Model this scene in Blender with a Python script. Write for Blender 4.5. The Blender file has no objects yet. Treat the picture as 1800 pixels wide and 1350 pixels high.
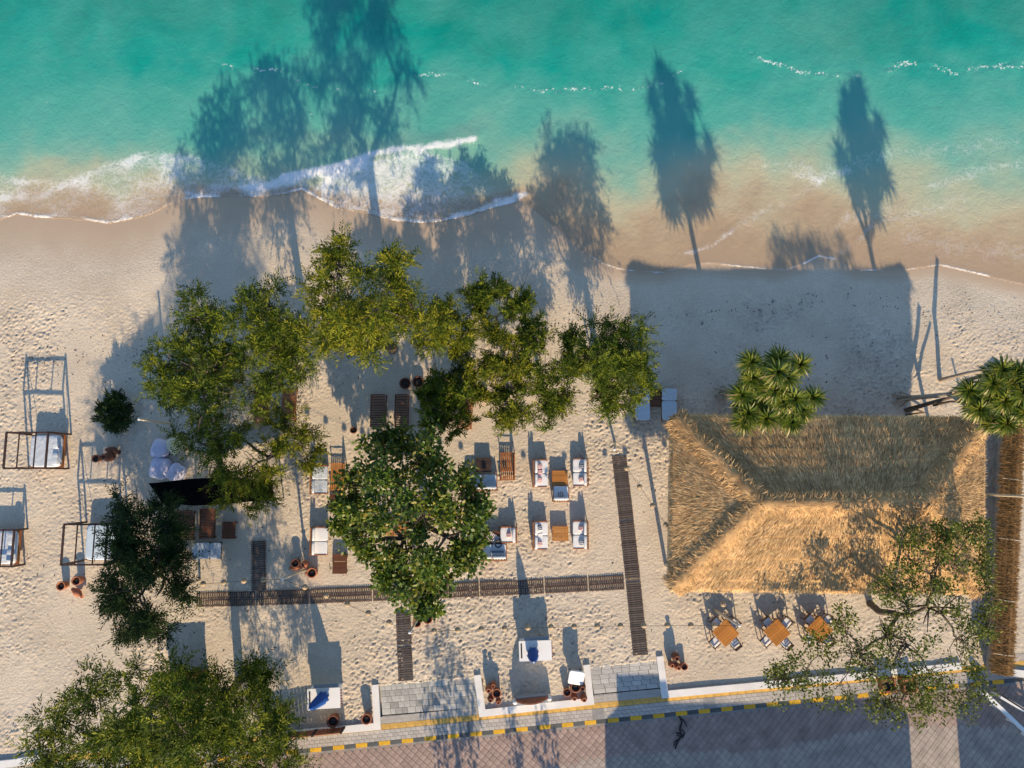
import bpy, math, random
import numpy as np
from mathutils import Vector, Matrix, Quaternion

# ------------------------------------------------------------------ camera, sky, sun, exposure
sc = bpy.context.scene
F, NY, H = 1250.0, 833.0, 46.0            # focal length (photo px), row of the nadir, flying height in metres
TH = math.atan((NY - 675) / F)
CT, ST = math.cos(TH), math.sin(TH)
cam_d = bpy.data.cameras.new('camera'); cam = bpy.data.objects.new('camera', cam_d)
sc.collection.objects.link(cam); sc.camera = cam
cam.location = (0, 0, H); cam.rotation_euler = (TH, 0, 0)
cam_d.sensor_fit = 'HORIZONTAL'; cam_d.sensor_width = 36; cam_d.lens = 36 * F / 1800
cam_d.clip_start = 0.5; cam_d.clip_end = 1500

SUN_DIR = Vector((0.34, -2.25, 1.0)).normalized()          # towards the sun
EL = math.asin(SUN_DIR.z)
world = bpy.data.worlds.new('World'); sc.world = world; world.use_nodes = True
wn = world.node_tree.nodes; wl = world.node_tree.links
sky = wn.new('ShaderNodeTexSky'); sky.sky_type = 'NISHITA'; sky.sun_disc = False
sky.sun_elevation = EL; sky.sun_rotation = math.pi - math.atan2(SUN_DIR.x, -SUN_DIR.y)
sky.air_density = 1.0; sky.dust_density = 0.1; sky.ozone_density = 2.6
wl.new(sky.outputs[0], wn['Background'].inputs[0]); wn['Background'].inputs[1].default_value = 0.15
sun_d = bpy.data.lights.new('sun', 'SUN'); sun = bpy.data.objects.new('sun', sun_d); sc.collection.objects.link(sun)
sun_d.energy = 5.0; sun_d.angle = math.radians(0.55); sun_d.color = (1.0, 0.79, 0.53)
sun.rotation_euler = SUN_DIR.to_track_quat('Z', 'Y').to_euler(); sun.location = SUN_DIR * 90
sc.view_settings.view_transform = 'Standard'; sc.view_settings.look = 'None'
sc.view_settings.gamma = 1; sc.view_settings.exposure = 0.53
sc.render.engine = 'CYCLES'; sc.cycles.max_bounces = 6; sc.cycles.transparent_max_bounces = 8

RNG = random.Random(11); NR = np.random.default_rng(5)
col = sc.collection

def G(u, v, z=0.0):
    """world point at height z seen at photo pixel (u, v)"""
    a = (u - 900) / F; b = -(v - 675) / F
    dz = -CT + b * ST; t = (z - H) / dz
    return Vector((a * t, (ST + b * CT) * t, z))

def to_px(x, y, z):
    fw = y * ST - (z - H) * CT; up = y * CT + (z - H) * ST
    return 900 + F * x / fw, 675 - F * up / fw

def heading(u0, v0, u1, v1):
    d = G(u1, v1) - G(u0, v0); return math.atan2(d.y, d.x)

# ------------------------------------------------------------------ materials
def nodes_of(m):
    m.use_nodes = True; return m.node_tree.nodes, m.node_tree.links

def mat(name, rgb, rough=0.7, var=0.25, scale=5.0, bump=0.0, bscale=30.0, rnd=0.0, tint=None, trans=0.0, stretch=None, spec=0.3, coat=0):
    m = bpy.data.materials.new(name); n, l = nodes_of(m); p = n['Principled BSDF']
    p.inputs['Roughness'].default_value = rough; p.inputs['Specular IOR Level'].default_value = spec
    tc = n.new('ShaderNodeTexCoord'); mp = n.new('ShaderNodeMapping'); l.new(tc.outputs['Object'], mp.inputs[0])
    if stretch: mp.inputs['Scale'].default_value = stretch
    nz = n.new('ShaderNodeTexNoise'); nz.inputs['Scale'].default_value = scale; nz.inputs['Detail'].default_value = 5
    nz.inputs['Roughness'].default_value = 0.65; l.new(mp.outputs[0], nz.inputs[0])
    mr = n.new('ShaderNodeMapRange'); mr.inputs[1].default_value = 0.25; mr.inputs[2].default_value = 0.75
    mr.inputs[3].default_value = 1 - var; mr.inputs[4].default_value = 1 + var; l.new(nz.outputs[0], mr.inputs[0])
    val = mr.outputs[0]
    if rnd:
        oi = n.new('ShaderNodeObjectInfo'); r2 = n.new('ShaderNodeMapRange')
        r2.inputs[3].default_value = 1 - rnd; r2.inputs[4].default_value = 1 + rnd
        l.new(oi.outputs['Random'], r2.inputs[0])
        mu = n.new('ShaderNodeMath'); mu.operation = 'MULTIPLY'; l.new(val, mu.inputs[0]); l.new(r2.outputs[0], mu.inputs[1]); val = mu.outputs[0]
    base = None
    if tint:
        at = n.new('ShaderNodeAttribute'); at.attribute_name = 'tint'
        rp = n.new('ShaderNodeValToRGB'); l.new(at.outputs['Fac'], rp.inputs[0])
        e = rp.color_ramp.elements; e[0].color = (*rgb, 1); e[1].color = (*tint[-1], 1)
        for i, c in enumerate(tint[:-1]):
            x = e.new((i + 1) / len(tint)); x.color = (*c, 1)
        base = rp.outputs[0]
    vm = n.new('ShaderNodeVectorMath'); vm.operation = 'SCALE'; l.new(val, vm.inputs['Scale'])
    if base: l.new(base, vm.inputs[0])
    else: vm.inputs[0].default_value = rgb
    l.new(vm.outputs[0], p.inputs['Base Color'])
    if bump:
        nb = n.new('ShaderNodeTexNoise'); nb.inputs['Scale'].default_value = bscale; nb.inputs['Detail'].default_value = 4
        l.new(mp.outputs[0], nb.inputs[0]); bp = n.new('ShaderNodeBump'); bp.inputs['Strength'].default_value = 1
        bp.inputs['Distance'].default_value = bump; l.new(nb.outputs[0], bp.inputs['Height']); l.new(bp.outputs[0], p.inputs['Normal'])
    if trans:
        tr = n.new('ShaderNodeBsdfTranslucent'); l.new(vm.outputs[0], tr.inputs[0]); mx = n.new('ShaderNodeMixShader')
        mx.inputs[0].default_value = trans; l.new(p.outputs[0], mx.inputs[1]); l.new(tr.outputs[0], mx.inputs[2])
        l.new(mx.outputs[0], n['Material Output'].inputs[0])
    return m

def stripe_mat(name, a, b, freq, axis=0, rough=0.85):
    m = bpy.data.materials.new(name); n, l = nodes_of(m); p = n['Principled BSDF']; p.inputs['Roughness'].default_value = rough
    tc = n.new('ShaderNodeTexCoord'); sx = n.new('ShaderNodeSeparateXYZ'); l.new(tc.outputs['Object'], sx.inputs[0])
    mu = n.new('ShaderNodeMath'); mu.operation = 'MULTIPLY'; mu.inputs[1].default_value = freq; l.new(sx.outputs[axis], mu.inputs[0])
    fr = n.new('ShaderNodeMath'); fr.operation = 'FRACT'; l.new(mu.outputs[0], fr.inputs[0])
    gt = n.new('ShaderNodeMath'); gt.operation = 'GREATER_THAN'; gt.inputs[1].default_value = 0.5; l.new(fr.outputs[0], gt.inputs[0])
    mx = n.new('ShaderNodeMix'); mx.data_type = 'RGBA'; l.new(gt.outputs[0], mx.inputs[0])
    mx.inputs[6].default_value = (*a, 1); mx.inputs[7].default_value = (*b, 1); l.new(mx.outputs[2], p.inputs['Base Color'])
    return m

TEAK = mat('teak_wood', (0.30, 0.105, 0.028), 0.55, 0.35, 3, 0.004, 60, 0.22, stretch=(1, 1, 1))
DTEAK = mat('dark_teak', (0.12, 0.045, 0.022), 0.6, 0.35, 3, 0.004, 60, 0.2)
TABLEW = mat('table_wood', (0.42, 0.17, 0.035), 0.45, 0.3, 4, 0.003, 50, 0.15)
BLACKW = mat('dark_frame_wood', (0.05, 0.028, 0.022), 0.6, 0.3, 4, 0.0, 50, 0.15)
BROWNP = mat('brown_panel', (0.23, 0.085, 0.045), 0.6, 0.25, 4, 0.003, 40, 0.15)
WEATH = mat('weathered_slat', (0.105, 0.08, 0.066), 0.85, 0.4, 5, 0.004, 40, 0.3)
CUSH = mat('white_cushion', (0.74, 0.73, 0.72), 0.9, 0.06, 3, 0.01, 12)
PALE = mat('pale_blue_mattress', (0.50, 0.60, 0.68), 0.85, 0.08, 3, 0.008, 10)
COVER = mat('grey_plastic_cover', (0.52, 0.56, 0.60), 0.25, 0.15, 2.5, 0.06, 4, spec=0.6)
LILAC = mat('lilac_canvas', (0.56, 0.54, 0.66), 0.9, 0.12, 3, 0.02, 7)
YELLOWP = mat('yellow_canvas', (0.66, 0.60, 0.42), 0.9, 0.25, 2, 0.02, 7)
YELLOW = mat('yellow_fabric', (0.75, 0.42, 0.05), 0.8, 0.15, 4, 0.01, 12)
BLUE = mat('blue_fabric', (0.012, 0.075, 0.30), 0.75, 0.3, 5, 0.02, 14)
WHITE = mat('white_paint', (0.78, 0.77, 0.74), 0.6, 0.06, 1.5, 0.003, 20)
WALLW = mat('whitewash', (0.74, 0.72, 0.68), 0.8, 0.12, 1.2, 0.006, 25)
BLACK = mat('black_net', (0.004, 0.004, 0.005), 0.95, 0.3, 6, 0.01, 20, spec=0.05)
DARK = mat('dark_plastic', (0.02, 0.02, 0.022), 0.6, 0.3, 6)
GREYS = mat('grey_steel', (0.30, 0.33, 0.36), 0.5, 0.15, 5)
TERRA = mat('terracotta', (0.34, 0.125, 0.065), 0.8, 0.35, 5, 0.006, 30, 0.2)
TERRAD = mat('dark_terracotta', (0.16, 0.06, 0.035), 0.8, 0.4, 5, 0.006, 30, 0.2)
SOIL = mat('dark_soil', (0.045, 0.035, 0.03), 0.95, 0.4, 8, 0.01, 40)
BAMBOO = mat('pale_bamboo', (0.55, 0.46, 0.33), 0.6, 0.3, 6, stretch=(1, 1, 6))
STRAWL = mat('woven_lampshade', (0.40, 0.30, 0.185), 0.8, 0.3, 9, 0.01, 30)
BARK = mat('bark', (0.10, 0.075, 0.055), 0.9, 0.45, 4, 0.02, 14)
BARKP = mat('pale_bark', (0.30, 0.25, 0.20), 0.9, 0.4, 4, 0.02, 14)
STRAW = mat('straw', (0.26, 0.14, 0.06), 0.85, 0.35, .9, 0, tint=[(0.66, 0.41, 0.18), (0.93, 0.66, 0.335)])
STRAWB = mat('brown_straw', (0.13, 0.065, 0.022), 0.85, 0.35, 1.2, 0, tint=[(0.22, 0.12, 0.04), (0.30, 0.17, 0.06)])
TILEG = mat('grey_paving_stone', (0.40, 0.385, 0.345), 0.8, 0.2, 3, 0.004, 30, 0.28)
TILEP = mat('pale_paving_stone', (0.46, 0.44, 0.40), 0.8, 0.2, 3, 0.004, 30, 0.14)
BRICKP = mat('sidewalk_brick', (0.46, 0.42, 0.37), 0.85, 0.2, 3, 0.004, 30, 0.12)
TACT = mat('yellow_tile', (0.60, 0.36, 0.09), 0.8, 0.25, 2.5, 0.004, 30, 0.1)
KERBY = mat('yellow_kerb_paint', (0.72, 0.40, 0.025), 0.7, 0.25, 3, 0.003, 30, 0.08)
KERBK = mat('black_kerb_paint', (0.10, 0.105, 0.10), 0.75, 0.3, 3, 0.003, 30, 0.15)
CONC = mat('concrete', (0.28, 0.27, 0.255), 0.9, 0.2, 2.5, 0.004, 30)
JOINT = mat('paving_joint', (0.13, 0.115, 0.10), 0.95, 0.3, 6, 0.006, 40)
ROADJ = mat('road_joint', (0.29, 0.235, 0.205), 0.95, 0.3, 6, 0.006, 40)
PAVR = mat('red_paver', (0.36, 0.265, 0.22), 0.85, 0.35, 1.1, 0.003, 30, 0.14)
PAVG = mat('grey_paver', (0.36, 0.305, 0.255), 0.85, 0.35, 1.1, 0.003, 30, 0.12)
TOWEL = stripe_mat('striped_towel', (0.70, 0.60, 0.56), (0.14, 0.11, 0.13), 9, 0)
PILLOW = stripe_mat('red_striped_pillow', (0.72, 0.68, 0.66), (0.42, 0.05, 0.04), 11, 0)
NAVYP = stripe_mat('navy_striped_pillow', (0.60, 0.60, 0.62), (0.03, 0.045, 0.09), 9, 0)
GREYT = stripe_mat('grey_striped_towel', (0.16, 0.20, 0.25), (0.55, 0.58, 0.60), 3.2, 1)
LEAF_F = mat('feathery_leaf', (0.010, 0.022, 0.003), 0.6, 0.35, 0.5, 0, tint=[(0.036, 0.062, 0.004), (0.085, 0.115, 0.006), (0.19, 0.20, 0.012)], trans=0.16, spec=0.15)
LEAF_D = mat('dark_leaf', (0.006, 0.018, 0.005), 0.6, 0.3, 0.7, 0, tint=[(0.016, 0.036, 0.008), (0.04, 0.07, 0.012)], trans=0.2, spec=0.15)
LEAF_B = mat('broad_leaf', (0.022, 0.055, 0.008), 0.45, 0.3, 0.7, 0, tint=[(0.065, 0.125, 0.012), (0.16, 0.20, 0.018), (0.34, 0.26, 0.03)], trans=0.3, spec=0.4)
LEAF_S = mat('sparse_leaf', (0.035, 0.05, 0.010), 0.55, 0.3, 0.7, 0, tint=[(0.10, 0.135, 0.012), (0.26, 0.27, 0.03)], trans=0.3, spec=0.3)
LEAF_P = mat('pandanus_leaf', (0.025, 0.055, 0.012), 0.45, 0.25, 0.7, 0, tint=[(0.075, 0.125, 0.012), (0.20, 0.22, 0.025), (0.42, 0.33, 0.13)], trans=0.25, spec=0.4)
LEAF_Y = mat('yellow_green_leaf', (0.014, 0.026, 0.003), 0.6, 0.35, 0.5, 0, tint=[(0.06, 0.085, 0.004), (0.13, 0.145, 0.008), (0.26, 0.235, 0.014)], trans=0.16, spec=0.15)

# ------------------------------------------------------------------ object helpers
def thing(name, label, cat, loc=(0, 0, 0), rz=0.0, group=None):
    o = bpy.data.objects.new(name, None); col.objects.link(o); o.empty_display_size = 0.3
    o.location = loc; o.rotation_euler = (0, 0, rz); o['label'] = label; o['category'] = cat
    if group: o['group'] = group
    return o

def tag(o, label, cat, group=None):
    o['label'] = label; o['category'] = cat
    if group: o['group'] = group
    return o

def link(name, me, parent=None, loc=None, rot=None, scale=None, kind=None):
    o = bpy.data.objects.new(name, me); col.objects.link(o)
    if parent is not None: o.parent = parent
    if loc is not None: o.location = loc
    if rot is not None: o.rotation_euler = rot
    if scale is not None: o.scale = scale
    if kind: o['kind'] = kind
    return o

class MB:
    def __init__(s): s.v = []; s.f = []
    def add(s, vs, fs):
        k = len(s.v); s.v += [tuple(x) for x in vs]; s.f += [tuple(i + k for i in f) for f in fs]; return s
    def box(s, c, d, M=None):
        x, y, z = d[0] / 2, d[1] / 2, d[2] / 2
        vs = [Vector((a * x, b * y, e * z)) for e in (-1, 1) for a, b in ((-1, -1), (1, -1), (1, 1), (-1, 1))]
        if M is not None: vs = [M @ q for q in vs]
        c = Vector(c)
        return s.add([q + c for q in vs], [(3, 2, 1, 0), (4, 5, 6, 7), (0, 1, 5, 4), (1, 2, 6, 5), (2, 3, 7, 6), (3, 0, 4, 7)])
    def slab(s, poly, z0, z1):
        n = len(poly); vs = [(p[0], p[1], z0) for p in poly] + [(p[0], p[1], z1) for p in poly]
        return s.add(vs, [tuple(range(n - 1, -1, -1)), tuple(range(n, 2 * n))] + [(i, (i + 1) % n, n + (i + 1) % n, n + i) for i in range(n)])
    def tube(s, pts, rad, n=7, cap=True):
        pts = [Vector(p) for p in pts]; k = len(pts)
        if not isinstance(rad, (list, tuple)): rad = [rad] * k
        vs = []; fs = []; up = Vector((0, 0, 1)); a = None
        for i, p in enumerate(pts):
            t = (pts[min(i + 1, k - 1)] - pts[max(i - 1, 0)]).normalized()
            if a is None:
                a = t.cross(up)
                if a.length < 0.05: a = t.cross(Vector((1, 0, 0)))
            a = (a - t * a.dot(t)).normalized(); b = t.cross(a)
            for j in range(n):
                q = 2 * math.pi * j / n; vs.append(p + (a * math.cos(q) + b * math.sin(q)) * rad[i])
        for i in range(k - 1):
            for j in range(n):
                fs.append((i * n + j, i * n + (j + 1) % n, (i + 1) * n + (j + 1) % n, (i + 1) * n + j))
        if cap: fs += [tuple(range(n - 1, -1, -1)), tuple(range((k - 1) * n, k * n))]
        return s.add(vs, fs)
    def lathe(s, prof, n=18):
        vs = []; fs = []; k = len(prof)
        for r, z in prof:
            for j in range(n):
                q = 2 * math.pi * j / n; vs.append((r * math.cos(q), r * math.sin(q), z))
        for i in range(k - 1):
            for j in range(n):
                fs.append((i * n + j, i * n + (j + 1) % n, (i + 1) * n + (j + 1) % n, (i + 1) * n + j))
        fs += [tuple(range(n - 1, -1, -1)), tuple(range((k - 1) * n, k * n))]
        return s.add(vs, fs)
    def cushion(s, c, d, e=0.35, nu=16, nv=8, M=None):
        sp = lambda w: math.copysign(abs(w) ** e, w)
        vs = []; fs = []
        for i in range(nv + 1):
            t = -math.pi / 2 + math.pi * i / nv
            for j in range(nu):
                q = 2 * math.pi * (j + .5) / nu
                p = Vector((d[0] / 2 * sp(math.cos(t)) * sp(math.cos(q)), d[1] / 2 * sp(math.cos(t)) * sp(math.sin(q)), d[2] / 2 * sp(math.sin(t))))
                if M is not None: p = M @ p
                vs.append(p + Vector(c))
        for i in range(nv):
            for j in range(nu):
                fs.append((i * nu + j, i * nu + (j + 1) % nu, (i + 1) * nu + (j + 1) % nu, (i + 1) * nu + j))
        return s.add(vs, fs)
    def mesh(s, name, m, smooth=False):
        me = bpy.data.meshes.new(name); me.from_pydata(s.v, [], s.f)
        if m: me.materials.append(m)
        if smooth: me.polygons.foreach_set('use_smooth', [True] * len(me.polygons))
        me.update(); return me
    def build(s, name, m, parent=None, smooth=False, **k): return link(name, s.mesh(name, m, smooth), parent, **k)

CACHE = {}
def cached(key, fn, m, smooth=False):
    if key not in CACHE:
        b = MB(); fn(b); CACHE[key] = b.mesh(str(key[0]), m, smooth)
    return CACHE[key]

def bar(name, parent, d, m, loc, rot=(0, 0, 0)):
    """a plank / bar part sharing its mesh with every other bar of the same size"""
    me = cached((name, tuple(round(x, 3) for x in d), m.name), lambda b: b.box((0, 0, 0), d), m)
    return link(name, me, parent, loc, rot)

def pad(name, parent, d, m, loc, rot=(0, 0, 0), e=0.35):
    me = cached((name, tuple(round(x, 3) for x in d), m.name, e), lambda b: b.cushion((0, 0, 0), d, e), m, True)
    return link(name, me, parent, loc, rot)

def np_mesh(name, V, Fc, m, attrs=None, smooth=False):
    """mesh from numpy arrays; Fc is (n, 4) quads"""
    me = bpy.data.meshes.new(name); nf, k = Fc.shape
    me.vertices.add(len(V)); me.vertices.foreach_set('co', np.asarray(V, np.float32).ravel())
    me.loops.add(nf * k); me.loops.foreach_set('vertex_index', np.asarray(Fc, np.int32).ravel())
    me.polygons.add(nf); me.polygons.foreach_set('loop_start', np.arange(0, nf * k, k, dtype=np.int32))
    try: me.polygons.foreach_set('loop_total', np.full(nf, k, np.int32))
    except Exception: pass
    if smooth: me.polygons.foreach_set('use_smooth', np.ones(nf, bool))
    me.update(calc_edges=True); me.validate()
    for a, w in (attrs or {}).items():
        at = me.attributes.new(a, 'FLOAT', 'POINT'); at.data.foreach_set('value', np.asarray(w, np.float32))
    if m: me.materials.append(m)
    return me

def unit(a): return a / np.maximum(np.linalg.norm(a, axis=1, keepdims=True), 1e-6)

def leaf_arrays(C, D, L, W, flat=0.6):
    """diamond shaped leaves: C base points, D directions, L lengths, W widths"""
    n = len(C); D = unit(D); up = np.tile(np.array([0, 0, 1.0]), (n, 1)) + NR.normal(0, flat, (n, 3))
    S = unit(np.cross(D, up)); L = L[:, None]; W = W[:, None]
    N = np.cross(S, D)
    V = np.stack([C, C + D * L * .45 + S * W * .5, C + D * L - N * L * .06, C + D * L * .45 - S * W * .5], 1).reshape(-1, 3)
    return V, np.arange(n * 4).reshape(n, 4)

# ------------------------------------------------------------------ smooth 2D noise
def vnoise(nx, ny, cell, seed):
    r = np.random.default_rng(seed); gx = int(nx / cell) + 3; gy = int(ny / cell) + 3
    g = r.random((gy, gx)); x = np.arange(nx) / cell; y = np.arange(ny) / cell
    ix = x.astype(int); iy = y.astype(int); fx = x - ix; fy = y - iy
    fx = fx * fx * (3 - 2 * fx); fy = (fy * fy * (3 - 2 * fy))[:, None]
    a = g[iy][:, ix] * (1 - fx) + g[iy][:, ix + 1] * fx; b = g[iy + 1][:, ix] * (1 - fx) + g[iy + 1][:, ix + 1] * fx
    return a * (1 - fy) + b * fy - 0.5

def polydist(U, V, pts):
    """distance (px) from each (U, V) to a polyline, and signed row offset is not needed"""
    best = np.full(U.shape, 1e9)
    for (a, b), (c, d) in zip(pts[:-1], pts[1:]):
        vx, vy = c - a, d - b; t = np.clip(((U - a) * vx + (V - b) * vy) / (vx * vx + vy * vy), 0, 1)
        best = np.minimum(best, np.hypot(U - a - t * vx, V - b - t * vy))
    return best

# ------------------------------------------------------------------ sand, seabed and sea
SHORE = [(-700, 392), (-120, 392), (0, 385), (30, 375), (60, 380), (100, 383), (150, 385), (190, 392), (240, 382), (265, 375), (300, 357), (345, 346), (450, 345), (500, 341),
         (530, 332), (560, 348), (590, 365), (640, 373), (690, 386), (740, 391), (775, 388), (830, 376), (870, 363), (915, 352), (945, 372), (985, 405), (1025, 442), (1055, 461),
         (1080, 470), (1115, 477), (1165, 480), (1215, 464), (1250, 462), (1300, 468), (1380, 475), (1415, 462), (1440, 450), (1475, 458), (1510, 475), (1590, 474),
         (1650, 465), (1720, 481), (1800, 500), (1900, 505), (2500, 505)]
SEA_Z = -0.30
shore_w = [G(u, v, SEA_Z) for u, v in SHORE]
SHX = np.array([p.x for p in shore_w]); SHY = np.array([p.y for p in shore_w])
o_ = np.argsort(SHX); SHX = SHX[o_]; SHY = SHY[o_]

def sand_z(X, Y):
    d = Y - np.interp(X, SHX, SHY)          # + towards the sea
    k = np.clip((d + 5.5) / 5.5, 0, 1)
    return np.where(d < 0, SEA_Z * k * k * (2.2 - 1.2 * k), SEA_Z - 0.09 * d - 0.0008 * d * d)

def axis(lo, hi, step, out):
    a = np.arange(lo, hi + step / 2, step)
    left = lo - np.array(out[::-1]); right = hi + np.array(out)
    return np.concatenate([left, a, right])

OUT = [1.0, 3, 8, 20, 60, 160, 400]
sx_ = axis(-37, 37, 0.072, OUT); sy_ = axis(-17, 15.5, 0.072, OUT)
nx, ny = len(sx_), len(sy_)
SX, SY = np.meshgrid(sx_, sy_)
SU, SV = to_px(SX, SY, np.zeros_like(SX))
SZ = sand_z(SX, SY); SZ = np.maximum(SZ, -14)
dry = np.clip((SV - 482) / 75, 0, 1) * np.clip((np.interp(SX, SHX, SHY) - SY - .6) / 2.0, 0, 1)
calm = vnoise(nx, ny, 70, 1) + vnoise(nx, ny, 30, 2) * .6
amp = dry * np.clip(0.72 + calm * 1.5, 0.12, 1.25)
relief = vnoise(nx, ny, 45, 3) * .05 + vnoise(nx, ny, 18, 4) * .03 + vnoise(nx, ny, 6, 6) * .028 * amp + vnoise(nx, ny, 3.2, 8) * .022 * amp
foot = np.zeros_like(SZ)
i0, j0 = len(OUT), len(OUT)
rr = np.random.default_rng(21)
for k in range(52000):
    cx = rr.integers(8, nx - 9); cy = rr.integers(8, ny - 9)
    if dry[cy, cx] < .05 or rr.random() > amp[cy, cx] * .95: continue
    th = rr.normal(0.25, .75) if rr.random() < .7 else rr.uniform(0, math.pi)
    s = 3; jj, ii = np.mgrid[-s:s + 1, -s:s + 1]
    a = ii * math.cos(th) + jj * math.sin(th); b = -ii * math.sin(th) + jj * math.cos(th)
    la, lb = rr.uniform(1.1, 2.0), rr.uniform(.62, .95)
    q = (a / la) ** 2 + (b / lb) ** 2
    h = -np.exp(-q) + .55 * np.exp(-((np.sqrt(q) - 1.75) / .55) ** 2)
    foot[cy - s:cy + s + 1, cx - s:cx + s + 1] += h * rr.uniform(.018, .043) * amp[cy, cx]
SZ += relief * np.clip(dry + .15, 0, 1) + np.clip(foot, -.10, .07)
# under the paved promenade and the road the sand lies lower
def row_line(pts): return lambda U: np.interp(U, [p[0] for p in pts], [p[1] for p in pts])
WALL_ROW = [(-900, 1440), (0, 1345), (500, 1291), (668, 1272), (850, 1256), (1040, 1234), (1172, 1222), (1530, 1190), (1700, 1172), (1800, 1182), (2600, 1190)]
under = SV > row_line(WALL_ROW)(SU) - 4
for a, b, t0, t1 in ((665, 848, 1203, 1189), (1036, 1168, 1172, 1158)):
    under |= (SU > a) & (SU < b) & (SV > np.interp(SU, [a, b], [t0, t1]) + 3)
SZ = np.where(under, -.32, SZ)
wet = np.clip(1 - (SV - np.interp(SU, [p[0] for p in SHORE], [p[1] for p in SHORE])) / np.interp(SU, [0, 500, 900, 1100, 1800], [95, 75, 90, 26, 26]), 0, 1)
wet = np.where(SV < np.interp(SU, [p[0] for p in SHORE], [p[1] for p in SHORE]), 1, wet)
idx = np.arange(nx * ny).reshape(ny, nx)
quads = np.stack([idx[:-1, :-1], idx[:-1, 1:], idx[1:, 1:], idx[1:, :-1]], -1).reshape(-1, 4)

SAND = bpy.data.materials.new('sand'); n, l = nodes_of(SAND); p = n['Principled BSDF']
tc = n.new('ShaderNodeTexCoord')
def noise(n, l, tc, s, d=5, r=.6, out='Object', dist=0.0):
    q = n.new('ShaderNodeTexNoise'); q.inputs['Scale'].default_value = s; q.inputs['Detail'].default_value = d
    q.inputs['Roughness'].default_value = r; q.inputs['Distortion'].default_value = dist; l.new(tc.outputs[out], q.inputs[0]); return q
def ramp(n, l, src, els):
    r = n.new('ShaderNodeValToRGB'); l.new(src, r.inputs[0]); e = r.color_ramp.elements
    e[0].position, e[0].color = els[0][0], (*els[0][1], 1); e[1].position, e[1].color = els[-1][0], (*els[-1][1], 1)
    for a, c in els[1:-1]:
        x = e.new(a); x.color = (*c, 1)
    return r
def mixc(n, l, f, a, b):
    m_ = n.new('ShaderNodeMix'); m_.data_type = 'RGBA'
    for i, q in ((0, f), (6, a), (7, b)):
        if isinstance(q, (int, float)): m_.inputs[i].default_value = q
        elif isinstance(q, tuple): m_.inputs[i].default_value = (*q, 1)
        else: l.new(q, m_.inputs[i])
    return m_.outputs[2]
def math_(n, l, op, a, b=None, c=None):
    m_ = n.new('ShaderNodeMath'); m_.operation = op
    for i, q in enumerate((a, b, c)):
        if q is None: continue
        if isinstance(q, (int, float)): m_.inputs[i].default_value = q
        else: l.new(q, m_.inputs[i])
    return m_.outputs[0]
r1 = ramp(n, l, noise(n, l, tc, .35, 6, .65).outputs[0], [(.3, (.57, .475, .36)), (.5, (.635, .54, .415)), (.72, (.70, .605, .475))])
r2 = ramp(n, l, noise(n, l, tc, 9, 4, .7).outputs[0], [(.28, (.78, .76, .74)), (.6, (1, 1, 1)), (.8, (1.06, 1.05, 1.04))])
mm = n.new('ShaderNodeMix'); mm.data_type = 'RGBA'; mm.blend_type = 'MULTIPLY'; mm.inputs[0].default_value = 1
l.new(r1.outputs[0], mm.inputs[6]); l.new(r2.outputs[0], mm.inputs[7])
aw = n.new('ShaderNodeAttribute'); aw.attribute_name = 'wet'
wn_ = noise(n, l, tc, .8, 4); wf = math_(n, l, 'ADD', aw.outputs['Fac'], math_(n, l, 'MULTIPLY_ADD', wn_.outputs[0], .5, -.25))
wr = ramp(n, l, wf, [(.02, (0, 0, 0)), (.55, (.75, .75, .75)), (.9, (1, 1, 1))])
l.new(mixc(n, l, wr.outputs[0], mm.outputs[2], (.49, .365, .25)), p.inputs['Base Color'])
rg = n.new('ShaderNodeMapRange'); rg.inputs[3].default_value = .95; rg.inputs[4].default_value = .42; l.new(wr.outputs[0], rg.inputs[0]); l.new(rg.outputs[0], p.inputs['Roughness'])
p.inputs['Specular IOR Level'].default_value = .25
bp = n.new('ShaderNodeBump'); bp.inputs['Distance'].default_value = .05
l.new(math_(n, l, 'SUBTRACT', 1.0, wr.outputs[0]), bp.inputs['Strength']); l.new(noise(n, l, tc, 7, 6, .7).outputs[0], bp.inputs['Height']); l.new(bp.outputs[0], p.inputs['Normal'])
sand = link('sand', np_mesh('sand', np.stack([SX, SY, SZ], -1).reshape(-1, 3), quads, SAND, {'wet': wet.ravel()}, True)); sand['kind'] = 'structure'

# ---- the sea: one sheet, shore tint and foam as its own attributes
gx_ = axis(-40, 40, 0.09, OUT); gy_ = np.concatenate([np.arange(9.0, 36, 0.09), 36 + np.array(OUT)])
nx2, ny2 = len(gx_), len(gy_); WX, WY = np.meshgrid(gx_, gy_)
WU, WV = to_px(WX, WY, np.full_like(WX, SEA_Z))
sh = np.interp(WU, [p[0] for p in SHORE], [p[1] for p in SHORE])
c1 = np.interp(WU, [-900, 0, 300, 600, 900, 1050, 1300, 1500, 1700, 1900, 2600], [335, 335, 312, 328, 325, 318, 325, 330, 345, 330, 330])
c2 = np.interp(WU, [-900, 0, 300, 900, 1200, 1500, 1800, 2600], [262, 262, 250, 240, 232, 228, 218, 218])
c3 = np.interp(WU, [-900, 0, 500, 900, 1300, 1800, 2600], [20, 20, 30, 70, 50, 90, 60])
warp = vnoise(nx2, ny2, 60, 31) * 70 + vnoise(nx2, ny2, 22, 32) * 34 + vnoise(nx2, ny2, 9, 33) * 12
Vw = WV + warp * np.clip((sh - WV) / 90, 0, 1)
tint = np.where(Vw > c1, np.clip((sh - Vw) / (sh - c1), 0, 1), np.where(Vw > c2, 1 + (c1 - Vw) / (c1 - c2), np.where(Vw > c3, 2 + (c2 - Vw) / (c2 - c3), 3 + np.clip((c3 - Vw) / 300, 0, 1))))
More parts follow.
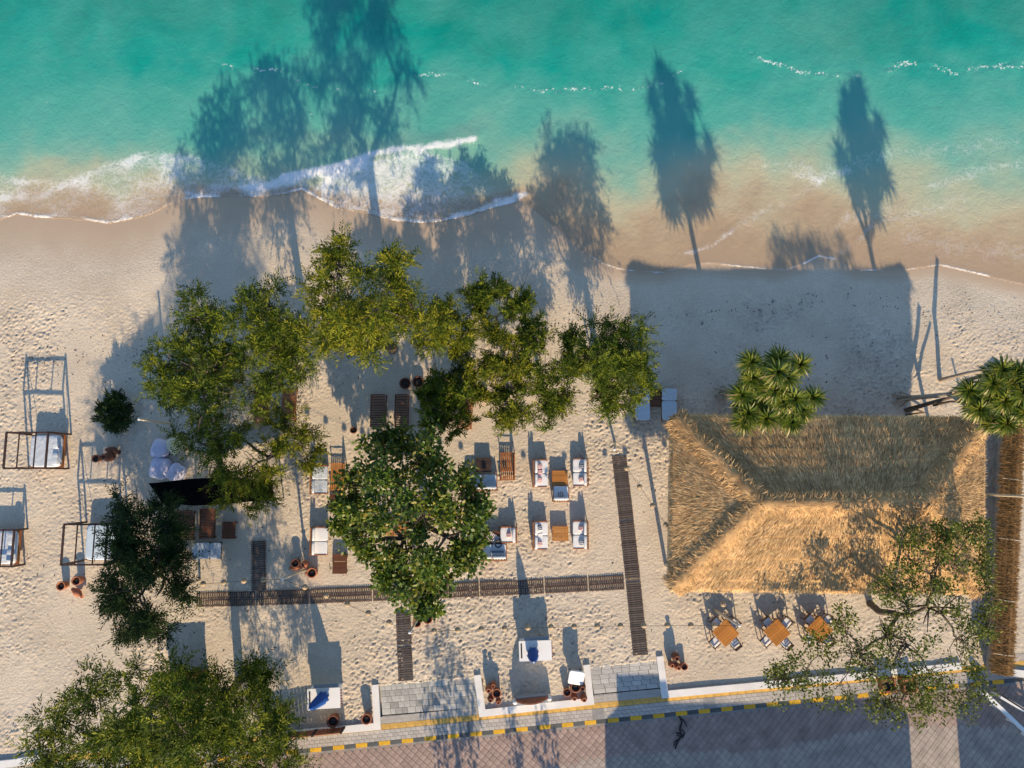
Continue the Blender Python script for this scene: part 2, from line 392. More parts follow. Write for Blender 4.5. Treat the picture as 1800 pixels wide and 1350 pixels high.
wob = vnoise(nx2, ny2, 12, 41) * 10 + vnoise(nx2, ny2, 5, 42) * 5
def band(pts, w, s, skew=0.0):
    return s * np.exp(-(polydist(WU, WV + wob * .7, pts) / w) ** 2)
foam = np.zeros_like(WX)
edge = np.abs(WV - sh)
foam += np.interp(WU, [-300, 0, 280, 520, 900, 930, 1030, 1100, 1800], [.95, .95, .7, .7, .8, 0, .45, .75, .8]) * np.exp(-(polydist(WU, WV, SHORE) / np.interp(WU, [0, 900, 1000, 1800], [3.0, 2.8, 2.2, 2.4])) ** 2) * np.clip((sh - WV + 5) / 4, 0, 1) * np.clip(.8 + vnoise(nx2, ny2, 14, 61) * 1.3 + vnoise(nx2, ny2, 5, 62) * .8, .15, 1.3)
# left swash
top = np.interp(WU, [-400, 0, 120, 200, 260, 330, 420, 470, 520, 560], [300, 305, 315, 285, 258, 262, 290, 305, 300, 330])
ins = np.clip((WV - top) / 14, 0, 1) * np.clip((sh - WV) / 4, 0, 1)
foam += ins * np.interp(WU, [-400, 0, 300, 420, 540, 575], [.46, .46, .50, .50, .56, 0]) * np.clip(.75 + vnoise(nx2, ny2, 16, 43) * 1.1, .2, 1.3)
foam += band([(-100, 345), (60, 345), (130, 320), (200, 290), (240, 278)], 10, .34) + band([(0, 310), (80, 318), (150, 305)], 8, .22)
foam += band([(330, 342), (400, 330), (460, 330), (520, 315), (560, 308), (600, 300)], 9, .45)
# the breaking crest and the lobe behind it
foam += band([(500, 312), (560, 300), (610, 290), (650, 275), (700, 264), (740, 258), (790, 252), (832, 244)], 7, .85)
foam += band([(560, 330), (590, 300), (640, 285)], 9, .5)
top2 = np.interp(WU, [560, 600, 650, 740, 820, 900], [322, 300, 280, 262, 280, 345])
ins2 = np.clip((WV - top2) / 8, 0, 1) * np.clip((sh - WV) / 4, 0, 1) * ((WU > 565) & (WU < 915))
foam += ins2 * np.interp(WU, [565, 600, 700, 770, 800, 840, 915], [.56, .56, .58, .50, .36, .26, .1])
foam += band([(800, 380), (850, 366), (885, 356), (920, 345)], 6, .5) + band([(870, 352), (925, 342)], 5, .5)
# thin foam lines on the right
for pts, w, s in (([(1205, 447), (1240, 435), (1270, 420), (1285, 410)], 6, .55), ([(1290, 400), (1340, 372), (1390, 352), (1440, 325)], 9, .26), ([(1400, 310), (1440, 318), (1490, 302)], 9, .30),
                  ([(1468, 402), (1490, 380)], 7, .30), ([(1430, 470), (1480, 440), (1510, 420), (1530, 400)], 6, .32), ([(1640, 325), (1690, 310), (1765, 292), (1830, 285)], 11, .30),
                  ([(1600, 420), (1680, 440), (1800, 445)], 26, .30), ([(1500, 385), (1580, 380), (1690, 355)], 20, .22), ([(1340, 285), (1440, 300), (1560, 275), (1780, 250)], 16, .22)):
    foam += band(pts, w, s)
# little broken crests farther out
spark = np.zeros_like(WX)
for pts, w, s in (([(375, 110), (430, 122), (500, 124), (530, 145), (560, 156), (640, 160)], 6, 1), ([(640, 165), (680, 155)], 6, .9), ([(730, 132), (790, 128), (850, 150), (950, 160), (1090, 155)], 6, 1), ([(1110, 158), (1160, 145), (1215, 118)], 6, .9),
                  ([(1300, 85), (1340, 105), (1395, 122), (1440, 132), (1515, 130)], 7, 1), ([(1560, 122), (1620, 108), (1680, 128), (1730, 118), (1800, 118), (1900, 120)], 7, 1.1), ([(-60, 165), (20, 165), (92, 176)], 7, .6),
                  ([(280, 148), (310, 135)], 4, .6), ([(530, 195), (550, 200)], 5, .7), ([(1430, 165), (1490, 190)], 9, .5), ([(1640, 185), (1670, 175)], 8, .5), ([(1250, 160), (1320, 155)], 8, .5), ([(180, 240), (280, 236), (350, 242)], 4, .5), ([(600, 215), (690, 210)], 14, .3)):
    spark += band(pts, w, s)
WZ = SEA_Z + .10 * band([(500, 308), (560, 300), (650, 272), (740, 256), (832, 243)], 16, 1) + vnoise(nx2, ny2, 40, 51) * .05 * np.clip((sh - WV) / 120, 0, 1) + vnoise(nx2, ny2, 10, 52) * .02 * np.clip((sh - WV) / 60, 0, 1)
WZ += .05 * spark * vnoise(nx2, ny2, 4, 53)
WZ += .015 * np.exp(-(edge / 5) ** 2)
WZ = np.where(WV > sh + 3, SEA_Z - .9, WZ)
idx = np.arange(nx2 * ny2).reshape(ny2, nx2)
q2 = np.stack([idx[:-1, :-1], idx[:-1, 1:], idx[1:, 1:], idx[1:, :-1]], -1)
keep = ~((WV > sh + 14)[:-1, :-1] & (WV > sh + 14)[1:, 1:])
SEA = bpy.data.materials.new('sea_water'); n, l = nodes_of(SEA); p = n['Principled BSDF']; tc = n.new('ShaderNodeTexCoord')
at = n.new('ShaderNodeAttribute'); at.attribute_name = 'depth_tint'
tn = math_(n, l, 'ADD', at.outputs['Fac'], math_(n, l, 'MULTIPLY_ADD', noise(n, l, tc, .32, 4, .5, dist=.3).outputs[0], 1.1, -.55))
tn = math_(n, l, 'MULTIPLY', math_(n, l, 'MAXIMUM', math_(n, l, 'MINIMUM', tn, math_(n, l, 'MULTIPLY', at.outputs['Fac'], 4.0)), 0.0), .25)
wc = ramp(n, l, tn, [(0, (.57, .415, .265)), (.14, (.54, .43, .28)), (.27, (.41, .44, .30)), (.40, (.235, .42, .315)), (.52, (.09, .375, .30)), (.68, (.006, .30, .237)), (.80, (.001, .235, .182)), (1, (.001, .18, .138))])
silt = noise(n, l, tc, .15, 6, .55, dist=.35)
sf = ramp(n, l, silt.outputs[0], [(.38, (0, 0, 0)), (.76, (.5, .5, .5))])
wcol = mixc(n, l, sf.outputs[0], wc.outputs[0], (.22, .40, .32))
sf_gate = math_(n, l, 'MULTIPLY', sf.outputs[0], math_(n, l, 'MINIMUM', math_(n, l, 'MAXIMUM', math_(n, l, 'MULTIPLY_ADD', tn, 8.0, -2.6), 0.0), 1.0))
wcol = mixc(n, l, sf_gate, wc.outputs[0], (.155, .40, .325))
af = n.new('ShaderNodeAttribute'); af.attribute_name = 'foam'
vor = n.new('ShaderNodeTexVoronoi'); vor.feature = 'DISTANCE_TO_EDGE'; vor.inputs['Scale'].default_value = 2.4
wv = n.new('ShaderNodeMix'); wv.data_type = 'VECTOR'; wv.inputs[0].default_value = .30
l.new(tc.outputs['Object'], wv.inputs[4]); nzv = noise(n, l, tc, 1.6, 5, .7); l.new(nzv.outputs['Color'], wv.inputs[5]); l.new(wv.outputs[1], vor.inputs[0])
vor2 = n.new('ShaderNodeTexVoronoi'); vor2.feature = 'DISTANCE_TO_EDGE'; vor2.inputs['Scale'].default_value = 6.5; l.new(wv.outputs[1], vor2.inputs[0])
def ridge(sc_, k, off, d=3, dist=1.2):
    return math_(n, l, 'MULTIPLY_ADD', math_(n, l, 'ABSOLUTE', math_(n, l, 'SUBTRACT', noise(n, l, tc, sc_, d, .55, dist=dist).outputs[0], .5)), k, off)
lace = math_(n, l, 'MINIMUM', ridge(1.5, 1.9, .0), math_(n, l, 'MINIMUM', ridge(3.1, 1.7, .05), math_(n, l, 'MULTIPLY_ADD', vor2.outputs['Distance'], 1.2, .10)))
pn = noise(n, l, tc, 1.1, 5, .7)
fo = math_(n, l, 'MULTIPLY', af.outputs['Fac'], math_(n, l, 'MULTIPLY_ADD', pn.outputs[0], 1.5, .25))
fv = math_(n, l, 'MULTIPLY', math_(n, l, 'SUBTRACT', math_(n, l, 'MULTIPLY', fo, .46), lace), 4.2)
fv = math_(n, l, 'MULTIPLY', math_(n, l, 'MAXIMUM', math_(n, l, 'MINIMUM', fv, 1.0), 0.0), math_(n, l, 'MINIMUM', math_(n, l, 'MULTIPLY_ADD', af.outputs['Fac'], .5, .42), .95))
asx = n.new('ShaderNodeAttribute'); asx.attribute_name = 'spark'
hf = noise(n, l, tc, 5.5, 3, .75); lf = noise(n, l, tc, .9, 3, .6)
spk = math_(n, l, 'SUBTRACT', math_(n, l, 'ADD', math_(n, l, 'MULTIPLY', asx.outputs['Fac'], math_(n, l, 'MULTIPLY_ADD', lf.outputs[0], .75, -.20)), math_(n, l, 'MULTIPLY', hf.outputs[0], 1.0)), .74)
spk = math_(n, l, 'MULTIPLY', math_(n, l, 'MAXIMUM', math_(n, l, 'MINIMUM', math_(n, l, 'MULTIPLY', spk, 7.0), .8), 0.0), math_(n, l, 'MINIMUM', math_(n, l, 'MULTIPLY', asx.outputs['Fac'], 2.0), 1.0))
ff = math_(n, l, 'MAXIMUM', fv, spk)
l.new(mixc(n, l, ff, wcol, (.86, .86, .85)), p.inputs['Base Color'])
rr_ = n.new('ShaderNodeMapRange'); rr_.inputs[3].default_value = .22; rr_.inputs[4].default_value = .9; l.new(ff, rr_.inputs[0]); l.new(rr_.outputs[0], p.inputs['Roughness'])
p.inputs['Specular IOR Level'].default_value = .35
al = n.new('ShaderNodeMapRange'); al.inputs[1].default_value = 0; al.inputs[2].default_value = .22; al.inputs[3].default_value = .28; al.inputs[4].default_value = 1; l.new(tn, al.inputs[0])
l.new(math_(n, l, 'MAXIMUM', al.outputs[0], ff), p.inputs['Alpha'])
bp = n.new('ShaderNodeBump'); bp.inputs['Distance'].default_value = .10; bp.inputs['Strength'].default_value = .5
l.new(noise(n, l, tc, 2.2, 5, .6, dist=.5).outputs[0], bp.inputs['Height']); l.new(bp.outputs[0], p.inputs['Normal'])
sea = link('sea', np_mesh('sea', np.stack([WX, WY, WZ], -1).reshape(-1, 3), q2[keep], SEA, {'depth_tint': tint.ravel(), 'foam': foam.ravel(), 'spark': spark.ravel()}, True)); sea['kind'] = 'structure'

# ------------------------------------------------------------------ promenade, kerb, road
ROAD_Z = -.13
KA, KB = G(545, 1322), G(1530, 1224)              # outer edge of the kerb
kd = (KB - KA); kd.z = 0; kd.normalize(); kn = Vector((-kd.y, kd.x, 0))   # kn points to the beach
KANG = math.atan2(kd.y, kd.x)
def K(s, t, z=0.0): return KA + kd * s + kn * t + Vector((0, 0, z))       # s along the kerb, t towards the beach
b = MB(); S0, S1 = -60, 75
b.add([K(S0, -60, ROAD_Z), K(S1, -60, ROAD_Z), K(S1, -.001, ROAD_Z), K(S0, -.001, ROAD_Z)], [(0, 1, 2, 3)])
road = b.build('road', ROADJ); road['kind'] = 'structure'
b = MB(); b.slab([K(S0, .0), K(S1, .0), K(S1, 1.62), K(S0, 1.62)], -.33, 0.0)
pave = b.build('pavement', JOINT); pave['kind'] = 'structure'
# kerb blocks
for i in range(-26, 62):
    s = i * .705
    if s > 46: break
    bar('kerb_block', pave, (.69, .24, .16), KERBY if i % 2 == 0 else KERBK, K(s + .35, .10, -.055), (0, 0, KANG))
# brick rows and the yellow guide strip
nb = 0; rest = MB()
Mk = Matrix.Rotation(KANG, 3, 'Z')
for r, t in enumerate((.335, .55, .765, 1.325, 1.53)):
    for i in range(-60, 170):
        s = i * .32 + (.16 if r % 2 else 0)
        u, v = to_px(*K(s, t)); 
        if not (-60 < u < 1860): continue
        if 600 < u < 1480 and nb < 290:
            bar('brick', pave, (.305, .2, .05), BRICKP, K(s, t, -.004 + RNG.uniform(-.002, .003)), (0, 0, KANG)); nb += 1
        else: rest.box(K(s, t, -.005), (.305, .2, .05), Mk)
rest.build('brick', BRICKP, pave, kind='stuff')
for i in range(-36, 110):
    s = i * .5 + .25; u, v = to_px(*K(s, 1.05))
    if -60 < u < 1860: bar('yellow_tile', pave, (.485, .32, .05), TACT, K(s, 1.045, -.002), (0, 0, KANG))
for s in (7.3, 7.9, 15.6, 22.5):
    bar('cover_slab', pave, (.75, .64, .05), CONC, K(s + 2.2, .55, .004), (0, 0, KANG))
# road pavers laid on the diagonal
cnt = 0; PR = MB(); PG = MB(); c45 = KANG + math.radians(45); M45 = Matrix.Rotation(c45, 3, 'Z'); P = .335
for i in range(-95, 96):
    for j in range(-95, 96):
        q = M45 @ Vector((i * P, j * P, 0)); s, t = q.x * math.cos(KANG) + q.y * math.sin(KANG) + 13, -q.x * math.sin(KANG) + q.y * math.cos(KANG) - 10
        if t > -.25 or t < -14: continue
        w = K(s, t, ROAD_Z); u, v = to_px(w.x, w.y, 0)
        if not (-40 < u < 1840 and v < 1400): continue
        red = t > -2.25 + .25 * math.sin(s * .4)
        if cnt < 290 and 590 < u < 1230 and v < 1349:
            bar('road_paver', road, (.315, .315, .04), PAVR if red else PAVG, w + Vector((0, 0, .003 + RNG.uniform(-.002, .003))), (0, 0, c45)); cnt += 1
        else: (PR if red else PG).box(w + Vector((0, 0, .003)), (.315, .315, .04), M45)
PR.build('road_paver', PAVR, road, kind='stuff'); PG.build('road_paver', PAVG, road, kind='stuff')
# gutter slabs
for i in range(-20, 60):
    bar('gutter_slab', road, (.98, .2, .04), CONC, K(i * 1.0, -.105, ROAD_Z + .002), (0, 0, KANG))

# entrance plazas of square stones
def plaza(name, quad, nu, nv, m, jitter, skip_outer=False):
    pts = [G(*q) for q in quad]
    b = MB(); b.slab(pts, -.3, -.012); o = b.build(name, JOINT); o['kind'] = 'structure'
    def bl(a, c): return (pts[0] * (1 - a) + pts[1] * a) * (1 - c) + (pts[3] * (1 - a) + pts[2] * a) * c
    for j in range(nv):
        off = RNG.uniform(0, .9)
        edges = [0.0]
        while edges[-1] < nu - .4: edges.append(min(nu, edges[-1] + RNG.uniform(1 - jitter, 1 + jitter)))
        edges[-1] = nu
        for a, c in zip(edges[:-1], edges[1:]):
            q = [bl(a / nu, j / nv), bl(c / nu, j / nv), bl(c / nu, (j + 1) / nv), bl(a / nu, (j + 1) / nv)]
            cen = sum(q, Vector()) / 4; q = [cen + (x - cen) * .95 - cen for x in q]
            bb = MB(); bb.slab([q[3], q[2], q[1], q[0]], -.03, .012); s_ = bb.build('paving_stone', m, o); s_.location = cen + Vector((0, 0, RNG.uniform(-.003, .003)))
    return o
plaza('paving_plaza', [(668, 1204), (838, 1190), (848, 1243), (672, 1257)], 15, 5, TILEG, .35)
plaza('paving_plaza', [(1036, 1171), (1161, 1158), (1170, 1208), (1044, 1220)], 7, 6, TILEP, .25)
# brick rows between plaza and the yellow strip
for quad in ([(672, 1258.5), (848, 1244.5), (850, 1259), (670, 1274)], [(1044, 1221.5), (1170, 1209.5), (1172, 1225), (1044, 1237)]):
    plaza('paving_plaza', quad, 11 if quad[0][0] < 800 else 8, 2, BRICKP, .2)

# whitewashed low walls
def wall(label, pts, w=.42, z1=.16):
    P2 = [G(*q, z1) for q in pts]; b = MB(); n_ = len(P2); L = []; Rr = []
    for i in range(n_):
        d0 = (P2[i] - P2[i - 1]).normalized() if i else None; d1 = (P2[i + 1] - P2[i]).normalized() if i < n_ - 1 else None
        t = d0 or d1; t2 = d1 or d0; m_ = (t + t2).normalized(); nn = Vector((-m_.y, m_.x, 0)); k = 1 / max(.5, nn.dot(Vector((-t.y, t.x, 0))))
        L.append(P2[i] + nn * w / 2 * k); Rr.append(P2[i] - nn * w / 2 * k)
    for i in range(n_ - 1): b.slab([Rr[i], Rr[i + 1], L[i + 1], L[i]], -.3, z1)
    o = b.build('low_wall', WALLW); tag(o, label, 'wall', 'whitewashed walls along the promenade'); o['kind'] = 'thing'; return o
wall('white low wall with its corner beside the wide grey plaza and the blue parasol counter', [(470, 1296), (560, 1287), (663, 1277), (659, 1204)])
wall('white u-shaped low wall between the two plazas, holding the arched sign', [(839, 1187), (848, 1254), (1038, 1233), (1031, 1169)])
wall('long white low wall from the small plaza to the planter boxes under the bare tree', [(1160, 1154), (1169, 1221), (1350, 1204), (1530, 1187), (1690, 1171)])
wall('white low wall end beside the leafy roadside tree at the far road corner', [(-60, 1350), (20, 1342), (75, 1333)])
wall('short white low wall piece beyond the straw-capped boundary wall', [(1766, 1181), (1860, 1192)])

# ------------------------------------------------------------------ thatched pavilion
def straw_blades(A, B, C, D, n, L=.75, W=.05, lift=.06, rows=0, down=None, bow=0.0):
    """straw stalks lying on the slope A-B (upper edge) to D-C (lower edge), pointing down the slope"""
    A, B, C, D = (np.array(x) for x in (A, B, C, D))
    a = NR.random(n)[:, None]; c = NR.random(n)[:, None]
    if rows: c = (np.floor(c * rows) + NR.beta(1, 2.2, (n, 1))) / rows
    p_ = (A * (1 - a) + B * a) * (1 - c) + (D * (1 - a) + C * a) * c
    d = unit((D * (1 - a) + C * a) - (A * (1 - a) + B * a)) if down is None else np.tile(np.array(down), (n, 1))
    nrm = unit(np.cross(B - A, D - A)[None, :])[0]; nrm = nrm if nrm[2] > 0 else -nrm
    d = d + NR.normal(0, .13, (n, 3)) + nrm * NR.uniform(-.02, .10, (n, 1))
    L_ = L * NR.uniform(.5, 1.3, n); W_ = W * NR.uniform(.6, 1.4, n)
    p_ = p_ + nrm * (NR.uniform(0, lift, (n, 1)) + bow * np.sin(np.pi * c) + (.07 * ((c * rows) % 1.0) if rows else 0)) - unit(d) * L_[:, None] * .45
    return leaf_arrays(p_, d, L_, W_, .12)

def join_np(parts):
    V = []; Fs = []; k = 0
    for v, f in parts: V.append(v); Fs.append(f + k); k += len(v)
    return np.concatenate(V), np.concatenate(Fs)

def slope_grid(A, B, C, D, nu, nv, rough=.05, rows=7, bow=0.0):
    A, B, C, D = (np.array(x) for x in (A, B, C, D))
    a = np.linspace(0, 1, nu)[None, :, None]; c = np.linspace(0, 1, nv)[:, None, None]
    p_ = (A * (1 - a) + B * a) * (1 - c) + (D * (1 - a) + C * a) * c
    nrm = np.cross(B - A, D - A) if np.linalg.norm(B - A) > .01 else np.cross(C - D, D - A); nrm = nrm / np.linalg.norm(nrm); nrm = nrm if nrm[2] > 0 else -nrm
    h = vnoise(nu, nv, 6, RNG.randint(0, 999)) * rough * 2.2 + vnoise(nu, nv, 2.5, RNG.randint(0, 999)) * rough
    saw = ((c[:, :, 0] * rows) % 1.0) * .07
    p_ = p_ + nrm * (h + saw + bow * np.sin(np.pi * c[:, :, 0]))[:, :, None]
    idx = np.arange(nu * nv).reshape(nv, nu)
    f = np.stack([idx[:-1, :-1], idx[:-1, 1:], idx[1:, 1:], idx[1:, :-1]], -1).reshape(-1, 4)
    return p_.reshape(-1, 3), f

def straw_part(name, parts, m, parent):
    V, Fs = join_np(parts)
    tn_ = np.repeat(NR.random(len(V) // 4 + 1), 4)[:len(V)]
    nb_ = len(parts[0][0]); tn_[:nb_] = .12 + .25 * NR.random(nb_)
    return link(name, np_mesh(name, V, Fs, m, {'tint': tn_}), parent)

HE, HR = 4.2, 5.62
nw, ne, se, sw = G(1183, 731, HE), G(1731, 735, HE), G(1729, 1043, HE), G(1179, 1037, HE)
rw, re = G(1334, 885, HR), G(1622, 886, HR)
house = thing('thatched_pavilion', 'large open pavilion under a hipped golden straw roof beside the long slatted walkway', 'pavilion', (nw + se) / 2 * 1.0)
house.location.z = 0
inv = -house.location
def H_(p): return Vector(p) + inv
NW, NE, SE, SW, RW, RE = map(H_, (nw, ne, se, sw, rw, re))
for A, B, C, D, n_, tone in ((RE, RW, SW, SE, 16000, STRAW), (RW, RE, NE, NW, 15000, STRAW), (RW, RW + Vector((0, -.02, 0)), SW, NW, 8000, STRAW), (RE + Vector((0, -.02, 0)), RE, NE, SE, 7000, STRAW)):
    g = slope_grid(A, B, C, D, 110, 56, .045, 8, .09)
    bl = straw_blades(A, B, C, D, int(n_ * 2.6), .50, .024, .07, 8, bow=.10)
    eave = straw_blades(D + (A - D) * .02, C + (B - C) * .02, C + Vector((0, 0, -.1)), D + Vector((0, 0, -.1)), 2600, .5, .035, .05, down=tuple(((D + C) / 2 - (A + B) / 2).normalized() + Vector((0, 0, -.55))))
    straw_part('thatch_slope', [g, bl, eave], tone, house)
def straw_roll(name, a, b, r, n_):
    a, b = Vector(a), Vector(b); d = (b - a).normalized(); side = d.cross(Vector((0, 0, 1))).normalized(); up = side.cross(d).normalized()
    k = 30; m_ = 11; V = []; 
    for i in range(k):
        c = a.lerp(b, i / (k - 1)); rr2 = r * (1 + RNG.uniform(-.10, .10))
        for j in range(m_):
            q = math.pi * (j / (m_ - 1)) * 1.15 - .24; V.append(c + (side * math.cos(q) + up * math.sin(q) * .82) * rr2)
    idx = np.arange(k * m_).reshape(k, m_); f = np.stack([idx[:-1, :-1], idx[:-1, 1:], idx[1:, 1:], idx[1:, :-1]], -1).reshape(-1, 4)
    t = NR.random(n_); q = NR.uniform(0, math.pi, n_); A = np.array(a); B = np.array(b); s_ = np.array(side); u_ = np.array(up)
    P_ = A + (B - A) * t[:, None] + (s_ * np.cos(q)[:, None] + u_ * np.sin(q)[:, None] * .85) * r * .98
    D_ = s_ * (np.cos(q) * 1.0)[:, None] - u_ * .35 + NR.normal(0, .25, (n_, 3)) + np.array(d) * NR.uniform(-.2, .9, (n_, 1))
    bl = leaf_arrays(P_, D_, NR.uniform(.25, .55, n_), NR.uniform(.016, .034, n_), .3)
    return straw_part(name, [(np.array([tuple(x) for x in V]), f), bl], STRAW, house)
for c in (NW, SW): straw_roll('hip_ridge', RW + Vector((0, 0, .1)), c + (RW - c) * .03 + Vector((0, 0, -.16)), .52, 4200)
for c in (NE, SE): straw_roll('hip_ridge', RE + Vector((0, 0, .1)), c + (RE - c) * .03 + Vector((0, 0, -.16)), .48, 4000)
straw_roll('ridge_cap', RW + Vector((-.2, 0, .05)), RE + Vector((.2, 0, .05)), .46, 5200)
for i in range(5):
    for s_, y in ((0, .8), (1, .8)):
        t = i / 4; p_ = (NW.lerp(NE, t) if s_ == 0 else SW.lerp(SE, t)); c = (NW + SE) / 2
        q = Vector((p_.x + (c.x - p_.x) * .07, p_.y + (c.y - p_.y) * .18, 0))
        top_z = HE + .25
        MB().tube([(q.x, q.y, -.1), (q.x, q.y, top_z)], .12, 8).build('post', BAMBOO, house)
MB().slab([(x.x * .92, x.y * .88) for x in (SW, SE, NE, NW)], -.1, .06).build('floor', CONC, house)

# lying grass / low ditch wall: boundary wall with a straw cap
wa, wb = G(1768, 700, 1.05), G(1744, 1183, 1.05)
bw = thing('boundary_wall', 'long boundary wall with brown straw cap beside the thatched pavilion', 'wall', (wa + wb) / 2); bw['kind'] = 'thing'
bw.location.z = 0
iv = -bw.location; dA = (wb - wa).normalized(); sA = Vector((-dA.y, dA.x, 0)); sA = sA if sA.x > 0 else -sA
A0, B0 = wa + iv, wb + iv; Wd = sA * 1.22; up = Vector((0, 0, .22))
top_a, top_b = A0 + Wd * .5 + up, B0 + Wd * .5 + up
straw_part('straw_cap', [slope_grid(top_a, top_b, B0, A0, 120, 8, .02, 2), straw_blades(top_a, top_b, B0, A0, 4200, .6, .05, .06)], STRAWB, bw)
straw_part('straw_cap', [slope_grid(top_a, top_b, B0 + Wd, A0 + Wd, 120, 8, .02, 2), straw_blades(top_a, top_b, B0 + Wd, A0 + Wd, 3600, .6, .05, .06)], STRAWB, bw)
MB().slab([A0 + Wd * .2, B0 + Wd * .2, B0 + Wd * .8, A0 + Wd * .8], -.2, 1.02).build('wall_body', CONC, bw)
for t in (.08, .3, .52, .74, .93):
    q = A0.lerp(B0, t); MB().tube([q + Vector((0, 0, .04)), q + Wd * .5 + up * 1.25, q + Wd + Vector((0, 0, .04))], .028, 6).build('bamboo_strip', BAMBOO, bw)

# ------------------------------------------------------------------ trees
def blob_world(bl):
    u, v, z, r = bl[:4]; c = G(u, v, z); return c, r * (H - z) / F, (bl[4] if len(bl) > 4 else .6)

def limbs(b, base, fork, blobs, r0, twigs=4, seed=0):
    """trunk to the fork, then each clump hangs on the nearest limb that is closer to the trunk"""
    rg = random.Random(seed); base, fork = Vector(base), Vector(fork)
    mid = base.lerp(fork, .5) + Vector((rg.uniform(-.2, .2), rg.uniform(-.2, .2), 0))
    b.tube([base - Vector((0, 0, .25)), base + Vector((0, 0, .15)), mid, fork], [r0 * 1.35, r0 * 1.1, r0 * .95, r0 * .85], 8)
    nodes = [(fork, 0)]
    order = sorted((blob_world(q) for q in blobs), key=lambda q: (q[0] - fork).length)
    for c, r, fz in order:
        e = c - Vector((0, 0, r * fz * .3)); df = (e - fork).length
        st, dep = min(nodes, key=lambda q: (q[0] - e).length + (.25 * (q[0] - fork).length) + (50 if (q[0] - fork).length > df else 0))
        rb = max(r0 * .16, r0 * .62 * .74 ** dep); k = (e - st).length * .13
        m1 = st.lerp(e, .35) + Vector((rg.uniform(-k, k), rg.uniform(-k, k), k * .6)); m2 = st.lerp(e, .7) + Vector((rg.uniform(-k, k), rg.uniform(-k, k), k * .4))
        b.tube([st, m1, m2, e], [rb, rb * .85, rb * .7, rb * .5], 6, False)
        nodes += [(m2, dep + 1), (e, dep + 2)]
        for i in range(twigs):
            q = Vector((rg.gauss(0, 1), rg.gauss(0, 1), rg.gauss(.2, .5))).normalized() * r * rg.uniform(.6, 1.0); q.z *= fz
            s = m2.lerp(e, rg.random()); w = s.lerp(c + q, .5) + Vector((rg.uniform(-.2, .2), rg.uniform(-.2, .2), rg.uniform(-.1, .1)))
            b.tube([s, w, c + q], [rb * .42, rb * .3, rb * .12], 5, False)

def feather_leaves(blobs, dens, spray=1.0, leaf=.24, width=.06, nl=14):
    Cs = []; Ds = []; T = []
    for bl in blobs:
        c, r, fz = blob_world(bl); n_ = max(12, int(dens * r * r)); c = np.array(c)
        o = unit(NR.normal(0, 1, (n_, 3))); rad = r * NR.uniform(.2, 1.0, (n_, 1)) ** .55 * (1 + .22 * np.sin(o[:, :1] * 5 + o[:, 1:2] * 4 + r))
        ck = unit(NR.normal(0, 1, (max(5, n_ // 16), 3))); o = unit(o * .55 + ck[NR.integers(0, len(ck), n_)])
        p0 = c + o * rad * np.array([1, 1, fz]) - o * spray * .4
        d = unit(o * np.array([1, 1, .35]) + NR.normal(0, .45, (n_, 3)) + np.array([0, 0, .05]))
        base_t = np.clip(.52 + NR.normal(0, .24, n_), 0, 1)
        t = np.linspace(.12, 1, nl); Ls = spray * NR.uniform(.6, 1.25, n_)
        side = unit(np.cross(d, np.array([0, 0, 1.0]) + NR.normal(0, .3, (n_, 3))))
        for i, ti in enumerate(t):
            sgn = 1 if i % 2 else -1
            P_ = p0 + d * (Ls * ti)[:, None] - np.array([0, 0, 1.0]) * (.22 * Ls * ti * ti)[:, None]
            Cs.append(P_); Ds.append(d * .75 + side * sgn * .65 + NR.normal(0, .18, (n_, 3))); T.append(np.clip(base_t + .18 * ti - .05 + NR.normal(0, .08, n_), 0, 1))
    C = np.concatenate(Cs); D = np.concatenate(Ds); T = np.concatenate(T); n_ = len(C)
    V, Fs = leaf_arrays(C, D, leaf * NR.uniform(.6, 1.3, n_), width * NR.uniform(.7, 1.4, n_), .5)
    return V, Fs, np.repeat(T, 4)

def broad_leaves(blobs, dens, leaf=.3, width=.17, clump=.45, per=13, tmul=1.0):
    Cs = []; Ds = []; T = []
    for bl in blobs:
        c, r, fz = blob_world(bl); n_ = max(8, int(dens * r * r)); c = np.array(c)
        o = unit(NR.normal(0, 1, (n_, 3))); rad = r * NR.uniform(.15, 1.0, (n_, 1)) ** .5
        cc = c + o * rad * np.array([1, 1, fz]); bt = np.clip(.44 + NR.normal(0, .2, n_), 0, 1)
        for k in range(per):
            w = unit(NR.normal(0, 1, (n_, 3))) * np.array([1, 1, .6])
            Cs.append(cc + w * clump * NR.uniform(.1, 1, (n_, 1))); Ds.append(w + NR.normal(0, .4, (n_, 3)) - np.array([0, 0, .15])); T.append(np.clip(bt * tmul + NR.normal(0, .13, n_), 0, 1))
    C = np.concatenate(Cs); D = np.concatenate(Ds); T = np.concatenate(T); n_ = len(C)
    V, Fs = leaf_arrays(C, D, leaf * NR.uniform(.6, 1.3, n_), width * NR.uniform(.7, 1.3, n_), .8)
    return V, Fs, np.repeat(T, 4)

